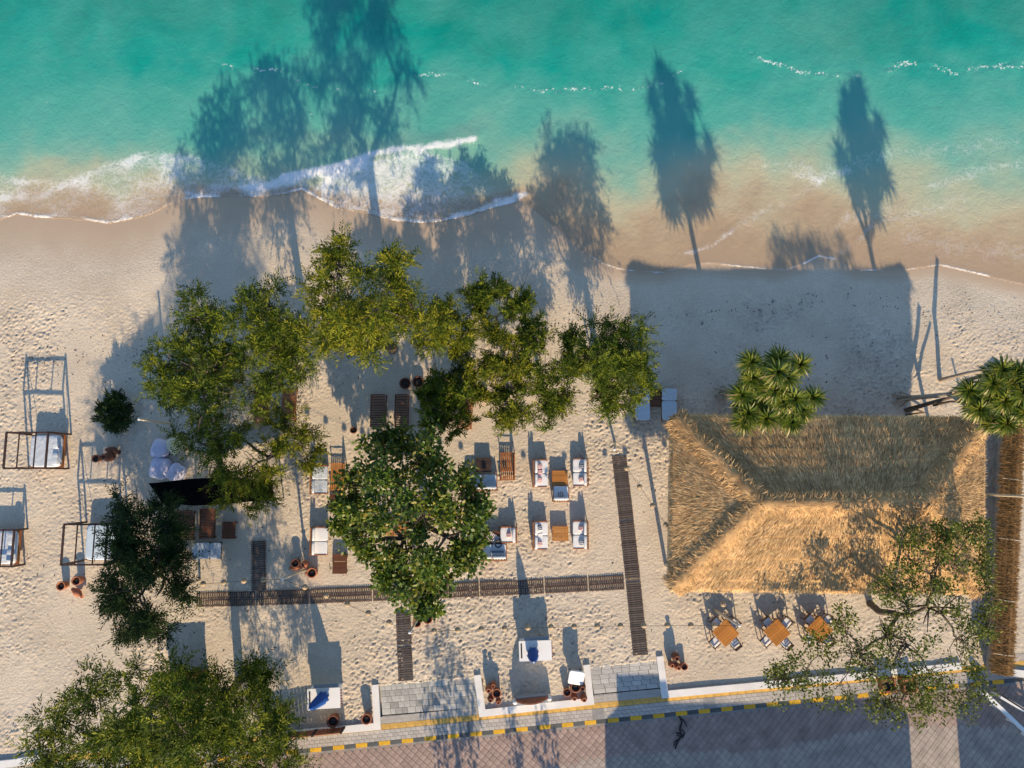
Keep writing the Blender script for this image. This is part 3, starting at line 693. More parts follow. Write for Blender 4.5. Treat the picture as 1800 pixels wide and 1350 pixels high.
def tree(name, label, base, fork_z, blobs, r0, leafm, kind='feather', dens=70, group=None, bark=BARK, twigs=4, cat='tree', fork=None, sub=.40, k=6, **kw):
    base = Vector(base); base.z = 0; t = thing(name, label, cat, base, 0, group)
    cs = [blob_world(q)[0] for q in blobs]; cen = sum(cs, Vector()) / len(cs)
    fk = Vector(fork) if fork is not None else Vector((base.x * .65 + cen.x * .35, base.y * .65 + cen.y * .35, fork_z))
    b = MB(); limbs(b, base, fk, blobs, r0, twigs, RNG.randint(0, 9999)); b.v = [(x - base.x, y - base.y, z) for x, y, z in b.v]
    b.build('trunk', bark, t, True)
    V, Fs, T = (feather_leaves if kind == 'feather' else broad_leaves)(split(blobs, k, sub), dens, **kw)
    V = V - np.array(base)
    link('crown', np_mesh('crown', V, Fs, leafm, {'tint': T}), t)
    return t

def split(blobs, k=6, sub=.44, seed=3):
    """break every clump into smaller uneven ones so that gaps open between them"""
    rg = random.Random(seed + len(blobs)); out = []
    for bl in blobs:
        u, v, z, r = bl[:4]; m_ = r * (H - z) / F
        for i in range(k):
            a = rg.uniform(0, 6.283); d = r * rg.uniform(.15, .92) ** .8
            out.append((u + math.cos(a) * d, v + math.sin(a) * d, z + rg.uniform(-.55, .45) * m_, r * sub * rg.uniform(.65, 1.35), rg.uniform(.4, .75)))
    return out

def under_px(u, v, z): p_ = G(u, v, z); return (p_.x, p_.y, 0)

GB = 'feathery trees on the beach'
# tall bright tree
tree('casuarina_tree', 'tall yellow-green feathery tree whose crown reaches out to the wet sand', under_px(640, 560, 9), 5.2,
     [(600, 470, 10.2, 48), (655, 480, 10.5, 48), (700, 500, 9.8, 42), (575, 535, 9.6, 48), (640, 540, 11, 58), (705, 555, 9.8, 50), (600, 595, 9.2, 46), (655, 605, 9, 44), (745, 565, 8.6, 34), (560, 590, 8.4, 28), (585, 445, 9.6, 26), (690, 460, 9.2, 28), (620, 550, 6.6, 46), (690, 555, 6.4, 42), (590, 575, 5.6, 36), (655, 590, 5.2, 36)], .32, LEAF_Y, dens=57, group=GB)  # lowest clumps added inside the crown so its shadow falls closer
# the big cluster to its west: three trees
tree('casuarina_tree', 'dense dark green tree standing against the tall yellow-green tree', under_px(470, 560, 7), 4,
     [(465, 520, 7.6, 36), (490, 560, 7.8, 40), (450, 560, 8, 40), (500, 610, 7, 40), (460, 620, 7.4, 44), (520, 650, 6.2, 32), (480, 665, 6.4, 36), (470, 570, 5.0, 42), (490, 620, 4.4, 38)], .26, LEAF_F, dens=55, group=GB)  # closing low clumps added under the crown to shade the beach
tree('casuarina_tree', 'spreading feathery tree between the small low bush and the dense dark green tree', under_px(350, 640, 6), 3.6,
     [(350, 540, 6.6, 40), (390, 560, 7, 44), (330, 600, 6.8, 42), (285, 650, 6, 38), (340, 660, 7, 50), (400, 630, 7.2, 48), (300, 700, 5.6, 40), (360, 720, 6.2, 46), (420, 690, 6.4, 40), (345, 775, 5, 40), (390, 790, 4.6, 38), (330, 640, 4.4, 46), (400, 635, 4.6, 46), (300, 690, 3.8, 36), (370, 700, 4.0, 44), (360, 580, 5.0, 40)], .3, LEAF_F, dens=50, group=GB)  # closing clumps hidden beneath the crown, added for shade on the beach
tree('casuarina_tree', 'loose olive-green tree with thin bare branches beside the black shade net', under_px(455, 800, 3.5), 2.2,
     [(400, 770, 4.0, 38), (440, 820, 4.2, 46), (420, 870, 3.6, 36), (480, 790, 4.0, 34), (530, 780, 3.8, 30), (500, 740, 4.0, 32), (470, 860, 3.4, 34), (545, 800, 3.4, 22), (390, 835, 3.6, 30)], .16, LEAF_Y, dens=34, group=GB, spray=.85)
# middle row of smaller trees
tree('casuarina_tree', 'small round dark tree growing over the wooden loungers', under_px(785, 700, 3), 1.8,
     [(780, 665, 3.6, 32), (805, 690, 3.8, 34), (770, 705, 3.6, 34), (795, 735, 3.2, 36), (775, 755, 2.8, 28), (815, 660, 3.2, 24), (835, 690, 3.0, 20), (745, 690, 3.0, 20)], .15, LEAF_F, k=8, sub=.34, dens=52, group=GB, spray=.6)
tree('casuarina_tree', 'slim green tree at the sandy gap with pale trunk beside the yellow cushion', under_px(893, 690, 3.4), 2.0,
     [(890, 640, 3.8, 26), (895, 720, 3.4, 32), (880, 690, 3.2, 22), (860, 640, 3.4, 20), (905, 735, 3, 24), (875, 600, 3.8, 24), (910, 600, 3.8, 22), (905, 670, 3.6, 24)], .12, LEAF_Y, k=7, sub=.30, dens=27, group=GB, spray=.75, bark=BARKP)
tree('casuarina_tree', 'bright green drooping tree between the slim pale-trunked tree and the wide one', under_px(958, 680, 3.6), 2.1,
     [(945, 600, 4.0, 30), (965, 640, 4.2, 34), (955, 690, 3.8, 36), (965, 725, 3.4, 32), (985, 700, 3.4, 24), (925, 635, 3.6, 20), (935, 570, 3.8, 20), (1000, 640, 4.0, 24), (1005, 600, 4.0, 20)], .13, LEAF_F, k=7, sub=.32, dens=33, group=GB, spray=.8)
tree('casuarina_tree', 'wide green tree shading the pair of pale blue loungers', under_px(1075, 650, 4.6), 2.8,
     [(1105, 580, 5.8, 40), (1060, 590, 5.4, 32), (1090, 620, 6, 44), (1125, 625, 5.6, 36), (1045, 640, 5.0, 38), (1085, 665, 5.2, 42), (1115, 680, 4.6, 32), (1050, 695, 4.2, 34), (1080, 715, 4.0, 28), (1020, 620, 4.6, 26), (1075, 625, 7.0, 40), (1100, 640, 6.6, 36), (1050, 625, 6.2, 30)], .22, LEAF_F, dens=44, group=GB)
tree('casuarina_tree', 'sparse twiggy tree with few leaves at the edge of the beach', under_px(870, 560, 3.6), 2.2,
     [(862, 505, 4.2, 28), (830, 520, 3.8, 20), (905, 545, 3.8, 26), (880, 500, 3.8, 18), (920, 530, 3.4, 16), (850, 545, 3.4, 22)], .10, LEAF_F, dens=22, group=GB, spray=.7, k=7, sub=.24, bark=BARKP)
tree('casuarina_tree', 'thin see-through tree with whitish branches beside the tall yellow-green tree', under_px(790, 590, 3.8), 2.2,
     [(775, 560, 4.6, 30), (800, 590, 4.4, 32), (820, 620, 3.6, 26), (760, 600, 4.2, 26), (835, 575, 4.0, 26), (790, 545, 4.4, 22), (845, 640, 3.8, 24)], .10, LEAF_Y, k=7, sub=.26, dens=18, group=GB, spray=.8, bark=BARKP)
# broad-leaved tree
tree('almond_tree', 'broad-leaved glossy green tree with some yellow leaves over the lounge chairs', under_px(735, 920, 5), 2.6,
     [(670, 810, 5.4, 46), (735, 800, 5.8, 46), (640, 850, 5.2, 36), (705, 775, 4.6, 26), (700, 850, 6.4, 50), (765, 850, 6.2, 50), (815, 870, 5.2, 44), (640, 905, 5.0, 40), (690, 910, 6.2, 50), (750, 905, 6.8, 56), (810, 930, 5.6, 46), (700, 970, 5.6, 46), (760, 970, 6.2, 52), (810, 985, 4.8, 36),
      (720, 1025, 5.2, 42), (770, 1030, 4.8, 36), (640, 960, 4.6, 34), (745, 1060, 4.4, 26), (680, 1010, 4.6, 30), (600, 925, 4.2, 20), (610, 885, 4.4, 22), (840, 905, 4.6, 26), (835, 960, 4.4, 24)], .30, LEAF_B, 'broad', dens=26, twigs=6)
# dark shaded tree, bush
tree('casuarina_tree', 'dark shaded tree between the swing daybed and the wooden loungers', under_px(250, 990, 4), 2.4,
     [(240, 890, 4.6, 44), (280, 920, 4.6, 46), (220, 940, 4.6, 46), (265, 970, 5.0, 56), (215, 1000, 4.4, 44), (290, 1020, 4.4, 48), (240, 1050, 4.4, 48), (200, 1060, 3.8, 34), (270, 1085, 3.8, 36), (225, 1100, 3.6, 24), (310, 960, 4.0, 34)], .24, LEAF_D, dens=72, group=GB)
tree('low_bush', 'small dark green bush alone on the sand', under_px(198, 722, .9), .35, [(185, 712, 1.0, 26), (212, 708, 1.1, 26), (200, 730, 1.0, 24), (198, 745, .6, 14)], .06, LEAF_D, dens=87, cat='bush', spray=.5)
# roadside tree
tree('acacia_tree', 'wide roadside tree with see-through dark branches at the corner of the white wall', under_px(300, 1290, 9), 5.0,
     [(170, 1220, 9.0, 48), (110, 1270, 8.4, 42), (235, 1195, 9.4, 40), (150, 1320, 9.4, 54), (230, 1280, 11.4, 56), (290, 1240, 10.8, 52), (310, 1310, 12.2, 58), (370, 1270, 11.0, 52), (400, 1320, 10.4, 54), (440, 1235, 8.2, 38), (470, 1290, 8.0, 42), (430, 1185, 7.4, 30), (500, 1330, 7, 40), (220, 1360, 10, 50), (80, 1330, 8, 36), (460, 1195, 6.8, 22),
      (330, 1390, 10.6, 60), (430, 1390, 9, 50), (120, 1390, 8.4, 50), (260, 1300, 8.4, 50), (340, 1270, 7.6, 46), (190, 1290, 7.4, 40), (330, 1310, 5.0, 44), (410, 1300, 4.2, 42), (480, 1275, 3.6, 28), (400, 1240, 3.4, 30), (250, 1310, 5.2, 42), (450, 1310, 5.2, 38), (280, 1230, 13.0, 34), (340, 1330, 13.2, 40), (430, 1430, 5.0, 44), (490, 1410, 4.6, 40), (370, 1440, 6.0, 50), (450, 1450, 3.8, 40), (300, 1430, 7.0, 46), (520, 1390, 4.0, 26), (300, 1190, 8.4, 34), (345, 1205, 8.0, 32), (385, 1215, 7.4, 28)], .26, LEAF_F, dens=54, twigs=5)  # low and out-of-frame clumps added to dapple the sand with shade
# bare branchy tree at the pavilion
tree('ketapang_tree', 'open branchy tree with sparse small leaves leaning over the straw roof corner', under_px(1566, 1075, 2.5), 3.4,
     [(1420, 1180, 6.0, 46), (1480, 1205, 6.2, 44), (1395, 1215, 5.6, 34), (1540, 1180, 6.8, 46), (1600, 1140, 7.4, 50), (1640, 1190, 7.0, 50), (1590, 1230, 6.4, 44), (1660, 1080, 7.6, 48), (1700, 1130, 7.2, 44), (1640, 1010, 7.8, 46), (1690, 970, 7.6, 44), (1725, 1040, 7.0, 38), (1680, 1220, 6.4, 46), (1620, 1250, 6.0, 36), (1560, 1120, 7, 36), (1540, 1240, 5.6, 30), (1440, 1130, 6.0, 28), (1725, 1200, 6.2, 36), (1650, 955, 7.8, 30), (1745, 1090, 6.4, 32), (1590, 1060, 7.8, 34), (1500, 1150, 6.2, 34), (1370, 1190, 5.4, 22), (1740, 980, 7.0, 26), (1600, 985, 8.0, 30), (1665, 925, 7.8, 28), (1605, 945, 8.0, 24), (1715, 930, 7.4, 26), (1560, 1030, 7.6, 26), (1480, 1095, 6.6, 24)],
     .20, LEAF_S, 'broad', dens=52, twigs=9, leaf=.18, width=.09, clump=.40, per=6, k=9, sub=.30, fork=G(1572, 1078, 3.9))
# ------------------------------------------------------------------ screw pines
def pandanus(label, base, rosettes, stems):
    base = Vector(base); t = thing('screw_pine', label, 'tree', base, 0, 'screw pines behind the pavilion')
    b = MB(); ros = [G(*q) for q in rosettes]; c0_ = sum(ros, Vector()) / len(ros)
    ros += [q.lerp(Vector((c0_.x, c0_.y, q.z)), RNG.uniform(.1, .5)) + Vector((RNG.uniform(-.4, .4), RNG.uniform(-.4, .4), RNG.uniform(-.95, -.4))) for q in ros]; cen = sum(ros, Vector()) / len(ros)
    fork = Vector((base.x, base.y, stems)).lerp(Vector((cen.x, cen.y, stems)), .35)
    b.tube([base - Vector((0, 0, .2)), base.lerp(fork, .5) + Vector((.1, 0, 0)), fork], [.2, .16, .15], 8)
    for k in range(5):
        a = k * 1.256; b.tube([base + Vector((math.cos(a) * .55, math.sin(a) * .55, -.2)), base + Vector((math.cos(a) * .3, math.sin(a) * .3, .6)), base.lerp(fork, .35)], [.06, .06, .05], 6)
    mids = []
    for i in range(4):
        a = i * math.pi / 2 + .4; mids.append(fork.lerp(cen, .45) + Vector((math.cos(a) * .9, math.sin(a) * .9, 0))); b.tube([fork, fork.lerp(mids[-1], .5) + Vector((0, 0, .1)), mids[-1]], [.12, .11, .10], 7)
    for p_ in ros:
        m_ = min(mids, key=lambda q: (q - p_).length); b.tube([m_, m_.lerp(p_, .55) + Vector((0, 0, -.1)), p_ + Vector((0, 0, -.05))], [.09, .08, .07], 6)
    b.v = [(x - base.x, y - base.y, z) for x, y, z in b.v]; b.build('trunk', BARKP, t, True)
    for p_ in ros:
        n_ = 84; V = []; Fs = []; T = []
        for k in range(n_):
            lv = k / n_; az = k * 2.399; el = 1.25 - 1.75 * lv + RNG.gauss(0, .12); L = RNG.uniform(.62, .98); w = RNG.uniform(.045, .07)
            d = Vector((math.cos(az) * math.cos(el), math.sin(az) * math.cos(el), math.sin(el))); sd = Vector((-math.sin(az), math.cos(az), 0))
            i0 = len(V); pt = Vector(p_ - base) + d * .06; tt = max(0, min(1, RNG.gauss(.46, .18) + (.5 if lv > .80 else 0)))
            for s_ in range(4):
                ww = w * (1, .95, .65, .06)[s_]; V += [tuple(pt - sd * ww), tuple(pt + sd * ww)]; T += [tt, tt]
                pt = pt + d * L / 3; d = (d + Vector((0, 0, -.32))).normalized()
            for s_ in range(3): Fs.append((i0 + 2 * s_, i0 + 2 * s_ + 1, i0 + 2 * s_ + 3, i0 + 2 * s_ + 2))
        link('leaf_rosette', np_mesh('leaf_rosette', np.array(V), np.array(Fs), LEAF_P, {'tint': T}), t)
    return t
p1 = G(1365, 680, 8)
pandanus('screw pine with spiky leaf rosettes overlapping the middle of the straw eave', (p1.x - .6, p1.y + .6, 0),
         [(1320, 637, 8.46), (1368, 632, 8.83), (1405, 642, 8.46), (1322, 665, 7.84), (1384, 664, 9.20), (1304, 694, 7.34), (1347, 684, 7.84), (1427, 700, 7.59), (1375, 706, 7.71), (1315, 727, 6.97), (1395, 702, 7.96), (1307, 742, 6.72), (1347, 736, 6.97), (1391, 742, 6.85), (1409, 722, 7.22), (1366, 655, 9.57)], 5.2)
p2 = G(1742, 690, 8)
pandanus('screw pine with leaning dark trunks at the corner of the straw roof', (p2.x - .6, p2.y + .5, 0),
         [(1703, 688, 7.22), (1760, 650, 8.46), (1790, 655, 8.71), (1745, 675, 8.09), (1720, 720, 7.09), (1765, 705, 7.84), (1795, 690, 8.46), (1768, 745, 7.09), (1800, 725, 7.71), (1830, 700, 8.33), (1815, 660, 9.08)], 4.4)
b = MB(); a0, a1 = G(1590, 722, .3), G(1700, 690, 2.6); b.tube([a0, a0.lerp(a1, .5) + Vector((0, 0, -.2)), a1], [.16, .13, .09], 7); b.tube([G(1640, 712, .9), G(1670, 706, 1.6), G(1712, 706, 2.4)], [.1, .08, .06], 7); b.tube([G(1600, 716, .4), G(1625, 725, .2), G(1592, 729, .02)], [.1, .08, .06], 6)
tag(b.build('leaning_trunk', BARK, None, True), 'dark leaning dead trunk forking behind the straw roof eave', 'dead trunk')
b = MB(); b.tube([G(1652, 668, .0), G(1700, 656, 1.8), G(1760, 645, 3.2)], [.14, .12, .09], 7); tag(b.build('leaning_trunk', BARKP, None, True), 'pale leaning trunk standing alone seaward of the straw roof corner', 'dead trunk')

# ------------------------------------------------------------------ furniture
def sofa(u, v, rz, label, cushions='white', pillows=(), Lx=1.75, Dy=.95, m=TEAK, name='lounge_sofa', cat='sofa', group='lounge furniture on the sand', two=True, cm=None):
    """local: seat faces +Y, back rest at -Y"""
    c = G(u, v, .45); t = thing(name, label, cat, (c.x, c.y, 0), rz, group)
    for sx in (-1, 1):
        for sy in (-1, 1): bar('leg', t, (.06, .06, .54 if sy > 0 else .8), m, (sx * (Lx / 2 - .03), sy * (Dy / 2 - .05), .22 if sy > 0 else .36))
        bar('armrest', t, (.045, Dy - .02, .045), m, (sx * (Lx / 2 - .02), 0, .50))
        bar('side_rail', t, (.05, Dy - .16, .08), m, (sx * (Lx / 2 - .05), 0, .28))
    k = max(5, int(Dy / .13))
    for i in range(k): bar('seat_slat', t, (Lx - .16, .085, .03), m, (0, -Dy / 2 + .12 + (Dy - .22) * i / (k - 1), .30))
    bar('back_rail', t, (Lx - .1, .06, .08), m, (0, -Dy / 2 + .05, .80))
    nbk = max(5, int(Lx / .17))
    for i in range(nbk): bar('back_slat', t, (.07, .03, .46), m, (-Lx / 2 + .14 + (Lx - .28) * i / (nbk - 1), -Dy / 2 + .06, .55))
    if cushions:
        cm = cm or CUSH; ns = 2 if two else 1; w = (Lx - .05) / ns
        for i in range(ns):
            x = -Lx / 2 + .025 + w * (i + .5)
            pad('seat_cushion', t, (w - .02, Dy - .04, .18), cm, (x, .05, .405), e=.22)
            pad('back_cushion', t, (w - .03, .17, .44), cm, (x, -Dy / 2 + .2, .66), (math.radians(-12), 0, 0), e=.35)
    for i, (x, y, pm, a) in enumerate(pillows):
        pad('pillow', t, (.34, .34, .13), pm, (x, y, .56), (math.radians(-35), 0, math.radians(a)), e=.55)
    return t

def lounger(u, v, rz, label, m=TEAK, mattress=None, Lx=.92, Ly=2.1, back=20, group='wooden loungers under the trees', name='sun_lounger'):
    """local: head (raised back rest) towards +Y"""
    c = G(u, v, .35); t = thing(name, label, 'lounger', (c.x, c.y, 0), rz, group)
    for sx in (-1, 1):
        for y in (-Ly / 2 + .12, Ly / 2 - .12): bar('leg', t, (.07, .07, .36), m, (sx * (Lx / 2 - .05), y, .13))
        bar('side_rail', t, (.05, Ly, .09), m, (sx * (Lx / 2 - .03), 0, .30))
    hinge = Ly * .12; ks = 12
    for i in range(ks): bar('seat_slat', t, (Lx - .12, .075, .025), m, (0, -Ly / 2 + .06 + (hinge + Ly / 2 - .08) * i / (ks - 1), .345))
    LB = Ly / 2 - hinge; ca, sa = math.cos(math.radians(back)), math.sin(math.radians(back))
    for i in range(8):
        d = .05 + (LB - .08) * i / 7; bar('back_slat', t, (Lx - .12, .075, .025), m, (0, hinge + .03 + d * ca, .36 + d * sa), (math.radians(back), 0, 0))
    if mattress:
        pad('seat_mattress', t, (Lx - .04, hinge + Ly / 2 - .02, .13), mattress, (0, (hinge - Ly / 2) / 2, .425), e=.22)
        pad('back_mattress', t, (Lx - .04, LB, .13), mattress, (0, hinge + .02 + LB / 2 * ca - .05 * sa, .43 + LB / 2 * sa), (math.radians(back), 0, 0), e=.22)
    return t

def low_table(u, v, label, w=.98, d=.92, m=TABLEW, h=.42, rz=0, group='lounge furniture on the sand', ns=9):
    c = G(u, v, h); t = thing('low_table', label, 'table', (c.x, c.y, 0), rz, group)
    for i in range(ns): bar('top_slat', t, (w - .06, d / ns - .014, .03), m, (0, -d / 2 + d / ns * (i + .5), h - .015))
    for sx in (-1, 1):
        bar('frame_rail', t, (.05, d, .07), m, (sx * (w / 2 - .02), 0, h - .045))
        for sy in (-1, 1): bar('leg', t, (.07, .07, h), m, (sx * (w / 2 - .06), sy * (d / 2 - .06), h / 2 - .07))
    return t

WEST, EAST, SOUTH, NORTH = math.radians(-90), math.radians(90), 0.0, math.radians(180)   # which way the back rest stands
rp = [(-.45, .0, PILLOW, 10), (.42, -.02, PILLOW, -8)]; np_ = [(-.45, .0, PILLOW, 10), (.40, -.02, NAVYP, -8)]
sofa(949, 832, WEST, 'white sofa with red striped pillows at the table that has an armchair', pillows=rp + [(-.1, .02, PILLOW, 0)])
sofa(1021, 830, EAST, 'white sofa with red and navy pillows beside the free end of the walkway', pillows=np_)
sofa(949, 941, WEST, 'white cushioned sofa with a white towel and navy pillow beside the lone slatted table', pillows=[(-.45, .0, NAVYP, 12), (.5, 0, PILLOW, 0)])
sofa(1021, 940, EAST, 'white cushioned sofa with navy pillows between the lone slatted table and the walkway', pillows=[(-.45, 0, NAVYP, 8), (.42, 0, PILLOW, -8)])
sofa(986, 869, SOUTH, 'white armchair with striped pillow at the end of the slatted table', pillows=[(0, .02, NAVYP, 0)], Lx=1.05, Dy=.98, name='lounge_armchair', cat='armchair', two=False)
sofa(895, 940, EAST, 'white armchair with red striped pillow beside the glossy broad-leaved tree', pillows=[(0, .02, PILLOW, 0)], Lx=1.0, Dy=1.05, name='lounge_armchair', cat='armchair', two=False)
sofa(848, 849, SOUTH, 'sofa covered with a shiny white sheet beside the dark low table', Lx=1.9, Dy=1.0, cm=COVER)
sofa(892, 820, EAST, 'bare slatted wooden sofa without cushions beside the dark low table', None, Lx=1.75, Dy=1.0)
sofa(865, 971, SOUTH, 'white cushioned sofa with a grey striped towel laid over one end', Lx=1.85, Dy=1.0)
sofa(561, 843, WEST, 'white covered sofa with loose crumpled sheet beside the orange wooden sofa', Lx=1.8, Dy=1.0, cm=COVER)
sofa(593, 838, EAST, 'orange-brown bare wooden sofa under the edge of the broad-leaved tree', None, Lx=1.7, Dy=1.0, m=TABLEW)
sofa(561, 951, WEST, 'white sofa half hidden by the broad-leaved branches near the clay jars', Lx=1.75, Dy=1.0)
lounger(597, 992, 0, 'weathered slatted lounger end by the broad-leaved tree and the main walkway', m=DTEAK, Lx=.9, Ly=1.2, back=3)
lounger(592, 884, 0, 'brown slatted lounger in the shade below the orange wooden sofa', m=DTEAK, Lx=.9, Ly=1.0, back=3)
sofa(690, 930, NORTH, 'orange wooden sofa glimpsed through the broad-leaved crown', None, Lx=1.7, Dy=.95, m=TABLEW)
low_table(723, 936, 'orange low table glimpsed through the broad-leaved crown', .8, .8)
lounger(508, 712, 0, 'sunlit orange wooden lounger below the dense dark green tree')
lounger(460, 716, 0, 'wooden lounger mostly hidden by the dense dark green tree')
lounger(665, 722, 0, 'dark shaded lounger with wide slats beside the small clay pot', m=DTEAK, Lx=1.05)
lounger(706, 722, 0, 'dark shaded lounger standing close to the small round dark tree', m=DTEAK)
lounger(818, 727, math.radians(-3), 'wooden lounger under the small round dark tree by the yellow cushion', Ly=2.0)
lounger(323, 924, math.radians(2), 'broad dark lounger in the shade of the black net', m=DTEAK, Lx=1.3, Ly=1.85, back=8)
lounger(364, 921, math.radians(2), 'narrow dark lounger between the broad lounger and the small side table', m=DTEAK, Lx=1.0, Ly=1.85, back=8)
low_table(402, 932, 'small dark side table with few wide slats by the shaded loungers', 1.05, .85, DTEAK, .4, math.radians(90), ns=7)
lounger(364, 968, math.radians(-90), 'low pale grey mattress bed in front of the dark shaded loungers', m=BLACKW, mattress=COVER, Lx=1.05, Ly=1.8, back=2)
lounger(1129, 711, 0, 'pale blue cushioned lounger half under the wide green tree', mattress=PALE, Lx=1.0, Ly=2.05, back=16, group='pair of blue loungers')
lounger(1176, 711, 0, 'pale blue cushioned lounger at the corner of the straw roof', mattress=PALE, Lx=1.0, Ly=2.05, back=16, group='pair of blue loungers')
low_table(1152, 699, 'small brown table between the two pale blue loungers', .75, 1.2, DTEAK, .4)
low_table(984, 840, 'orange slatted low table between two white sofas and an armchair')
low_table(985, 938, 'orange slatted low table between two white sofas without any armchair')
low_table(850, 817, 'dark low table in front of the sheet-covered sofa', .95, .9, BLACKW)
tb = low_table(862, 947, 'dark low table with a striped towel beside the broad-leaved tree', 1.25, .95, DTEAK)
def draped(name, label, cat, u, v, z, w, d, rz, m, amp=.03, n=10):
    c = G(u, v, z); b = MB(); r_ = random.Random(int(u)); vs = []
    ph = r_.random() * 6
    for k in (0, 1):
        for j in range(n + 1):
            for i in range(n + 1):
                x = (i / n - .5) * w; y = (j / n - .5) * d
                vs.append((x, y, amp * (math.sin(x * 11 + ph) + math.cos(y * 9 + ph * 2 + x * 4)) * .5 + amp + .012 * k))
    m1 = (n + 1) ** 2; fs = []
    for j in range(n):
        for i in range(n):
            a = j * (n + 1) + i; fs.append((a + m1, a + 1 + m1, a + n + 2 + m1, a + n + 1 + m1)); fs.append((a + n + 1, a + n + 2, a + 1, a))
    b.add(vs, fs); o = b.build(name, m, None, True); o.location = c; o.rotation_euler = (0, 0, rz)
    return tag(o, label, cat)
draped('towel', 'striped brown and white towel thrown over the dark low table', 'towel', 866, 945, .425, .75, .5, math.radians(-32), TOWEL, .02)
draped('towel', 'grey towel with pale stripes spread on the white sofa', 'towel', 874, 972, .485, .85, .55, 0, GREYT, .01)
draped('towel', 'white towel left on the sofa beside the lone slatted table', 'towel', 951, 946, .49, .3, .55, math.radians(15), CUSH, .02)
b = MB(); b.lathe([(.02, 0), (.16, .0), (.2, .05), (.24, .16), (.22, .16), (.17, .06), (.02, .05)], 18); o = b.build('bowl', DARK, None, True); o.location = G(876, 956, .43); tag(o, 'small dark bowl on the corner of the towel table', 'bowl')

# dining sets
def dining_chair(c, rz, label, pm=CUSH):
    t = thing('dining_chair', label, 'chair', c, rz, 'chairs at the square dining tables')
    for sx in (-1, 1):
        bar('leg', t, (.045, .045, .48), BLACKW, (sx * .24, .24, .2)); bar('leg', t, (.045, .045, .95), BLACKW, (sx * .24, -.25, .43), (math.radians(6), 0, 0))
        bar('armrest', t, (.05, .5, .03), BLACKW, (sx * .27, 0, .64))
    bar('seat', t, (.5, .5, .035), TABLEW, (0, 0, .44)); pad('seat_cushion', t, (.50, .50, .09), pm, (0, .01, .50), e=.3)
    for i in range(4): bar('back_slat', t, (.46, .02, .06), BLACKW, (0, -.285 - i * .008, .62 + i * .085), (math.radians(6), 0, 0))
    return t
sets = [(1276, 1113, 42, 'single-lamp table', ['below the lamp pole', 'with its cushion in shade by the pavilion', 'on the sunlit road side', 'by the lamp pole foot']), (1366, 1112, 40, 'middle table', []), (1441, 1107, 42, 'leafy table', [])]
names = ['dining table standing alone by the leaning lamp pole', 'middle dining table of the row along the straw eave', 'dining table under the branch tips of the bare tree']
for k, (u, v, a, _, _) in enumerate(sets):
    c = G(u, v, .76); a = math.radians(a); t = thing('dining_table', 'square orange wooden ' + names[k], 'table', (c.x, c.y, 0), a, 'square dining tables')
    for i in range(7): bar('top_plank', t, (1.18, 1.18 / 7 - .008, .04), TABLEW, (0, -.59 + 1.18 / 7 * (i + .5), .74))
    for sx in (-1, 1):
        bar('apron', t, (.04, 1.0, .08), TEAK, (sx * .5, 0, .68))
        for sy in (-1, 1): bar('leg', t, (.07, .07, .76), TEAK, (sx * .5, sy * .5, .34))
    who = ['lone lamp-pole table', 'middle dining table', 'branch-tip table']
    side = ['on the road and jar side', 'on the road and tree side', 'on the pavilion and tree side', 'on the pavilion and jar side']
    for i, da in enumerate((180, 270, 0, 90)):
        if k == 2 and i == 3: pass
        ang = a + math.radians(da) + math.pi / 2 * 0
        d = Vector((math.cos(ang), math.sin(ang), 0)); pos = Vector((c.x, c.y, 0)) + d * (.80 + RNG.uniform(-.04, .1))
        dining_chair(pos, math.atan2(-d.y, -d.x) - math.pi / 2 + RNG.uniform(-.12, .12), 'white-cushioned dark chair %s of the %s' % (side[i], who[k]))

# white counters with closed blue parasols
def counter(u, v, rz, label):
    c = G(u, v, 1.08); t = thing('white_counter', label, 'counter', (c.x, c.y, 0), rz, 'white counters on the sand')
    bar('counter_top', t, (1.98, 1.18, .06), WHITE, (0, 0, 1.05))
    bar('front_panel', t, (1.84, .04, 1.05), WHITE, (0, -.52, .495)); bar('front_panel', t, (1.84, .04, 1.05), WHITE, (0, .52, .495))
    for sx in (-1, 1): bar('side_panel', t, (.04, .98, 1.05), WHITE, (sx * .88, 0, .495))
    bar('slot', t, (.09, .86, .03), DARK, (-.84, .02, 1.075))
    bar('shelf', t, (1.5, .22, .05), GREYS, (.1, .66, .86))
    for i in range(6): pad('rope_tassel', t, (.09, .12, .22), TERRA, (1.02, -.42 + i * .16, .93), e=.8)
    return t
counter(941, 1144, math.radians(2), 'white box counter with a closed blue parasol by the arched sign')
counter(569, 1228, math.radians(3), 'white box counter with a drooping blue parasol by the brown timber panels')
c = G(318, 1206, 1.2); t = thing('wooden_stall', 'dark brown wooden stall half hidden under the roadside tree', 'stall', (c.x, c.y, 0), math.radians(2))
for i in range(9): bar('top_plank', t, (.255, 1.5, .05), DTEAK, (-1.06 + i * .265, 0, 1.2))
for sx in (-1, 1):
    bar('side_panel', t, (.05, 1.3, 1.2), DTEAK, (sx * 1.08, 0, .56)); bar('front_panel', t, (2.1, .05, 1.1), DTEAK, (0, sx * .62, .54))
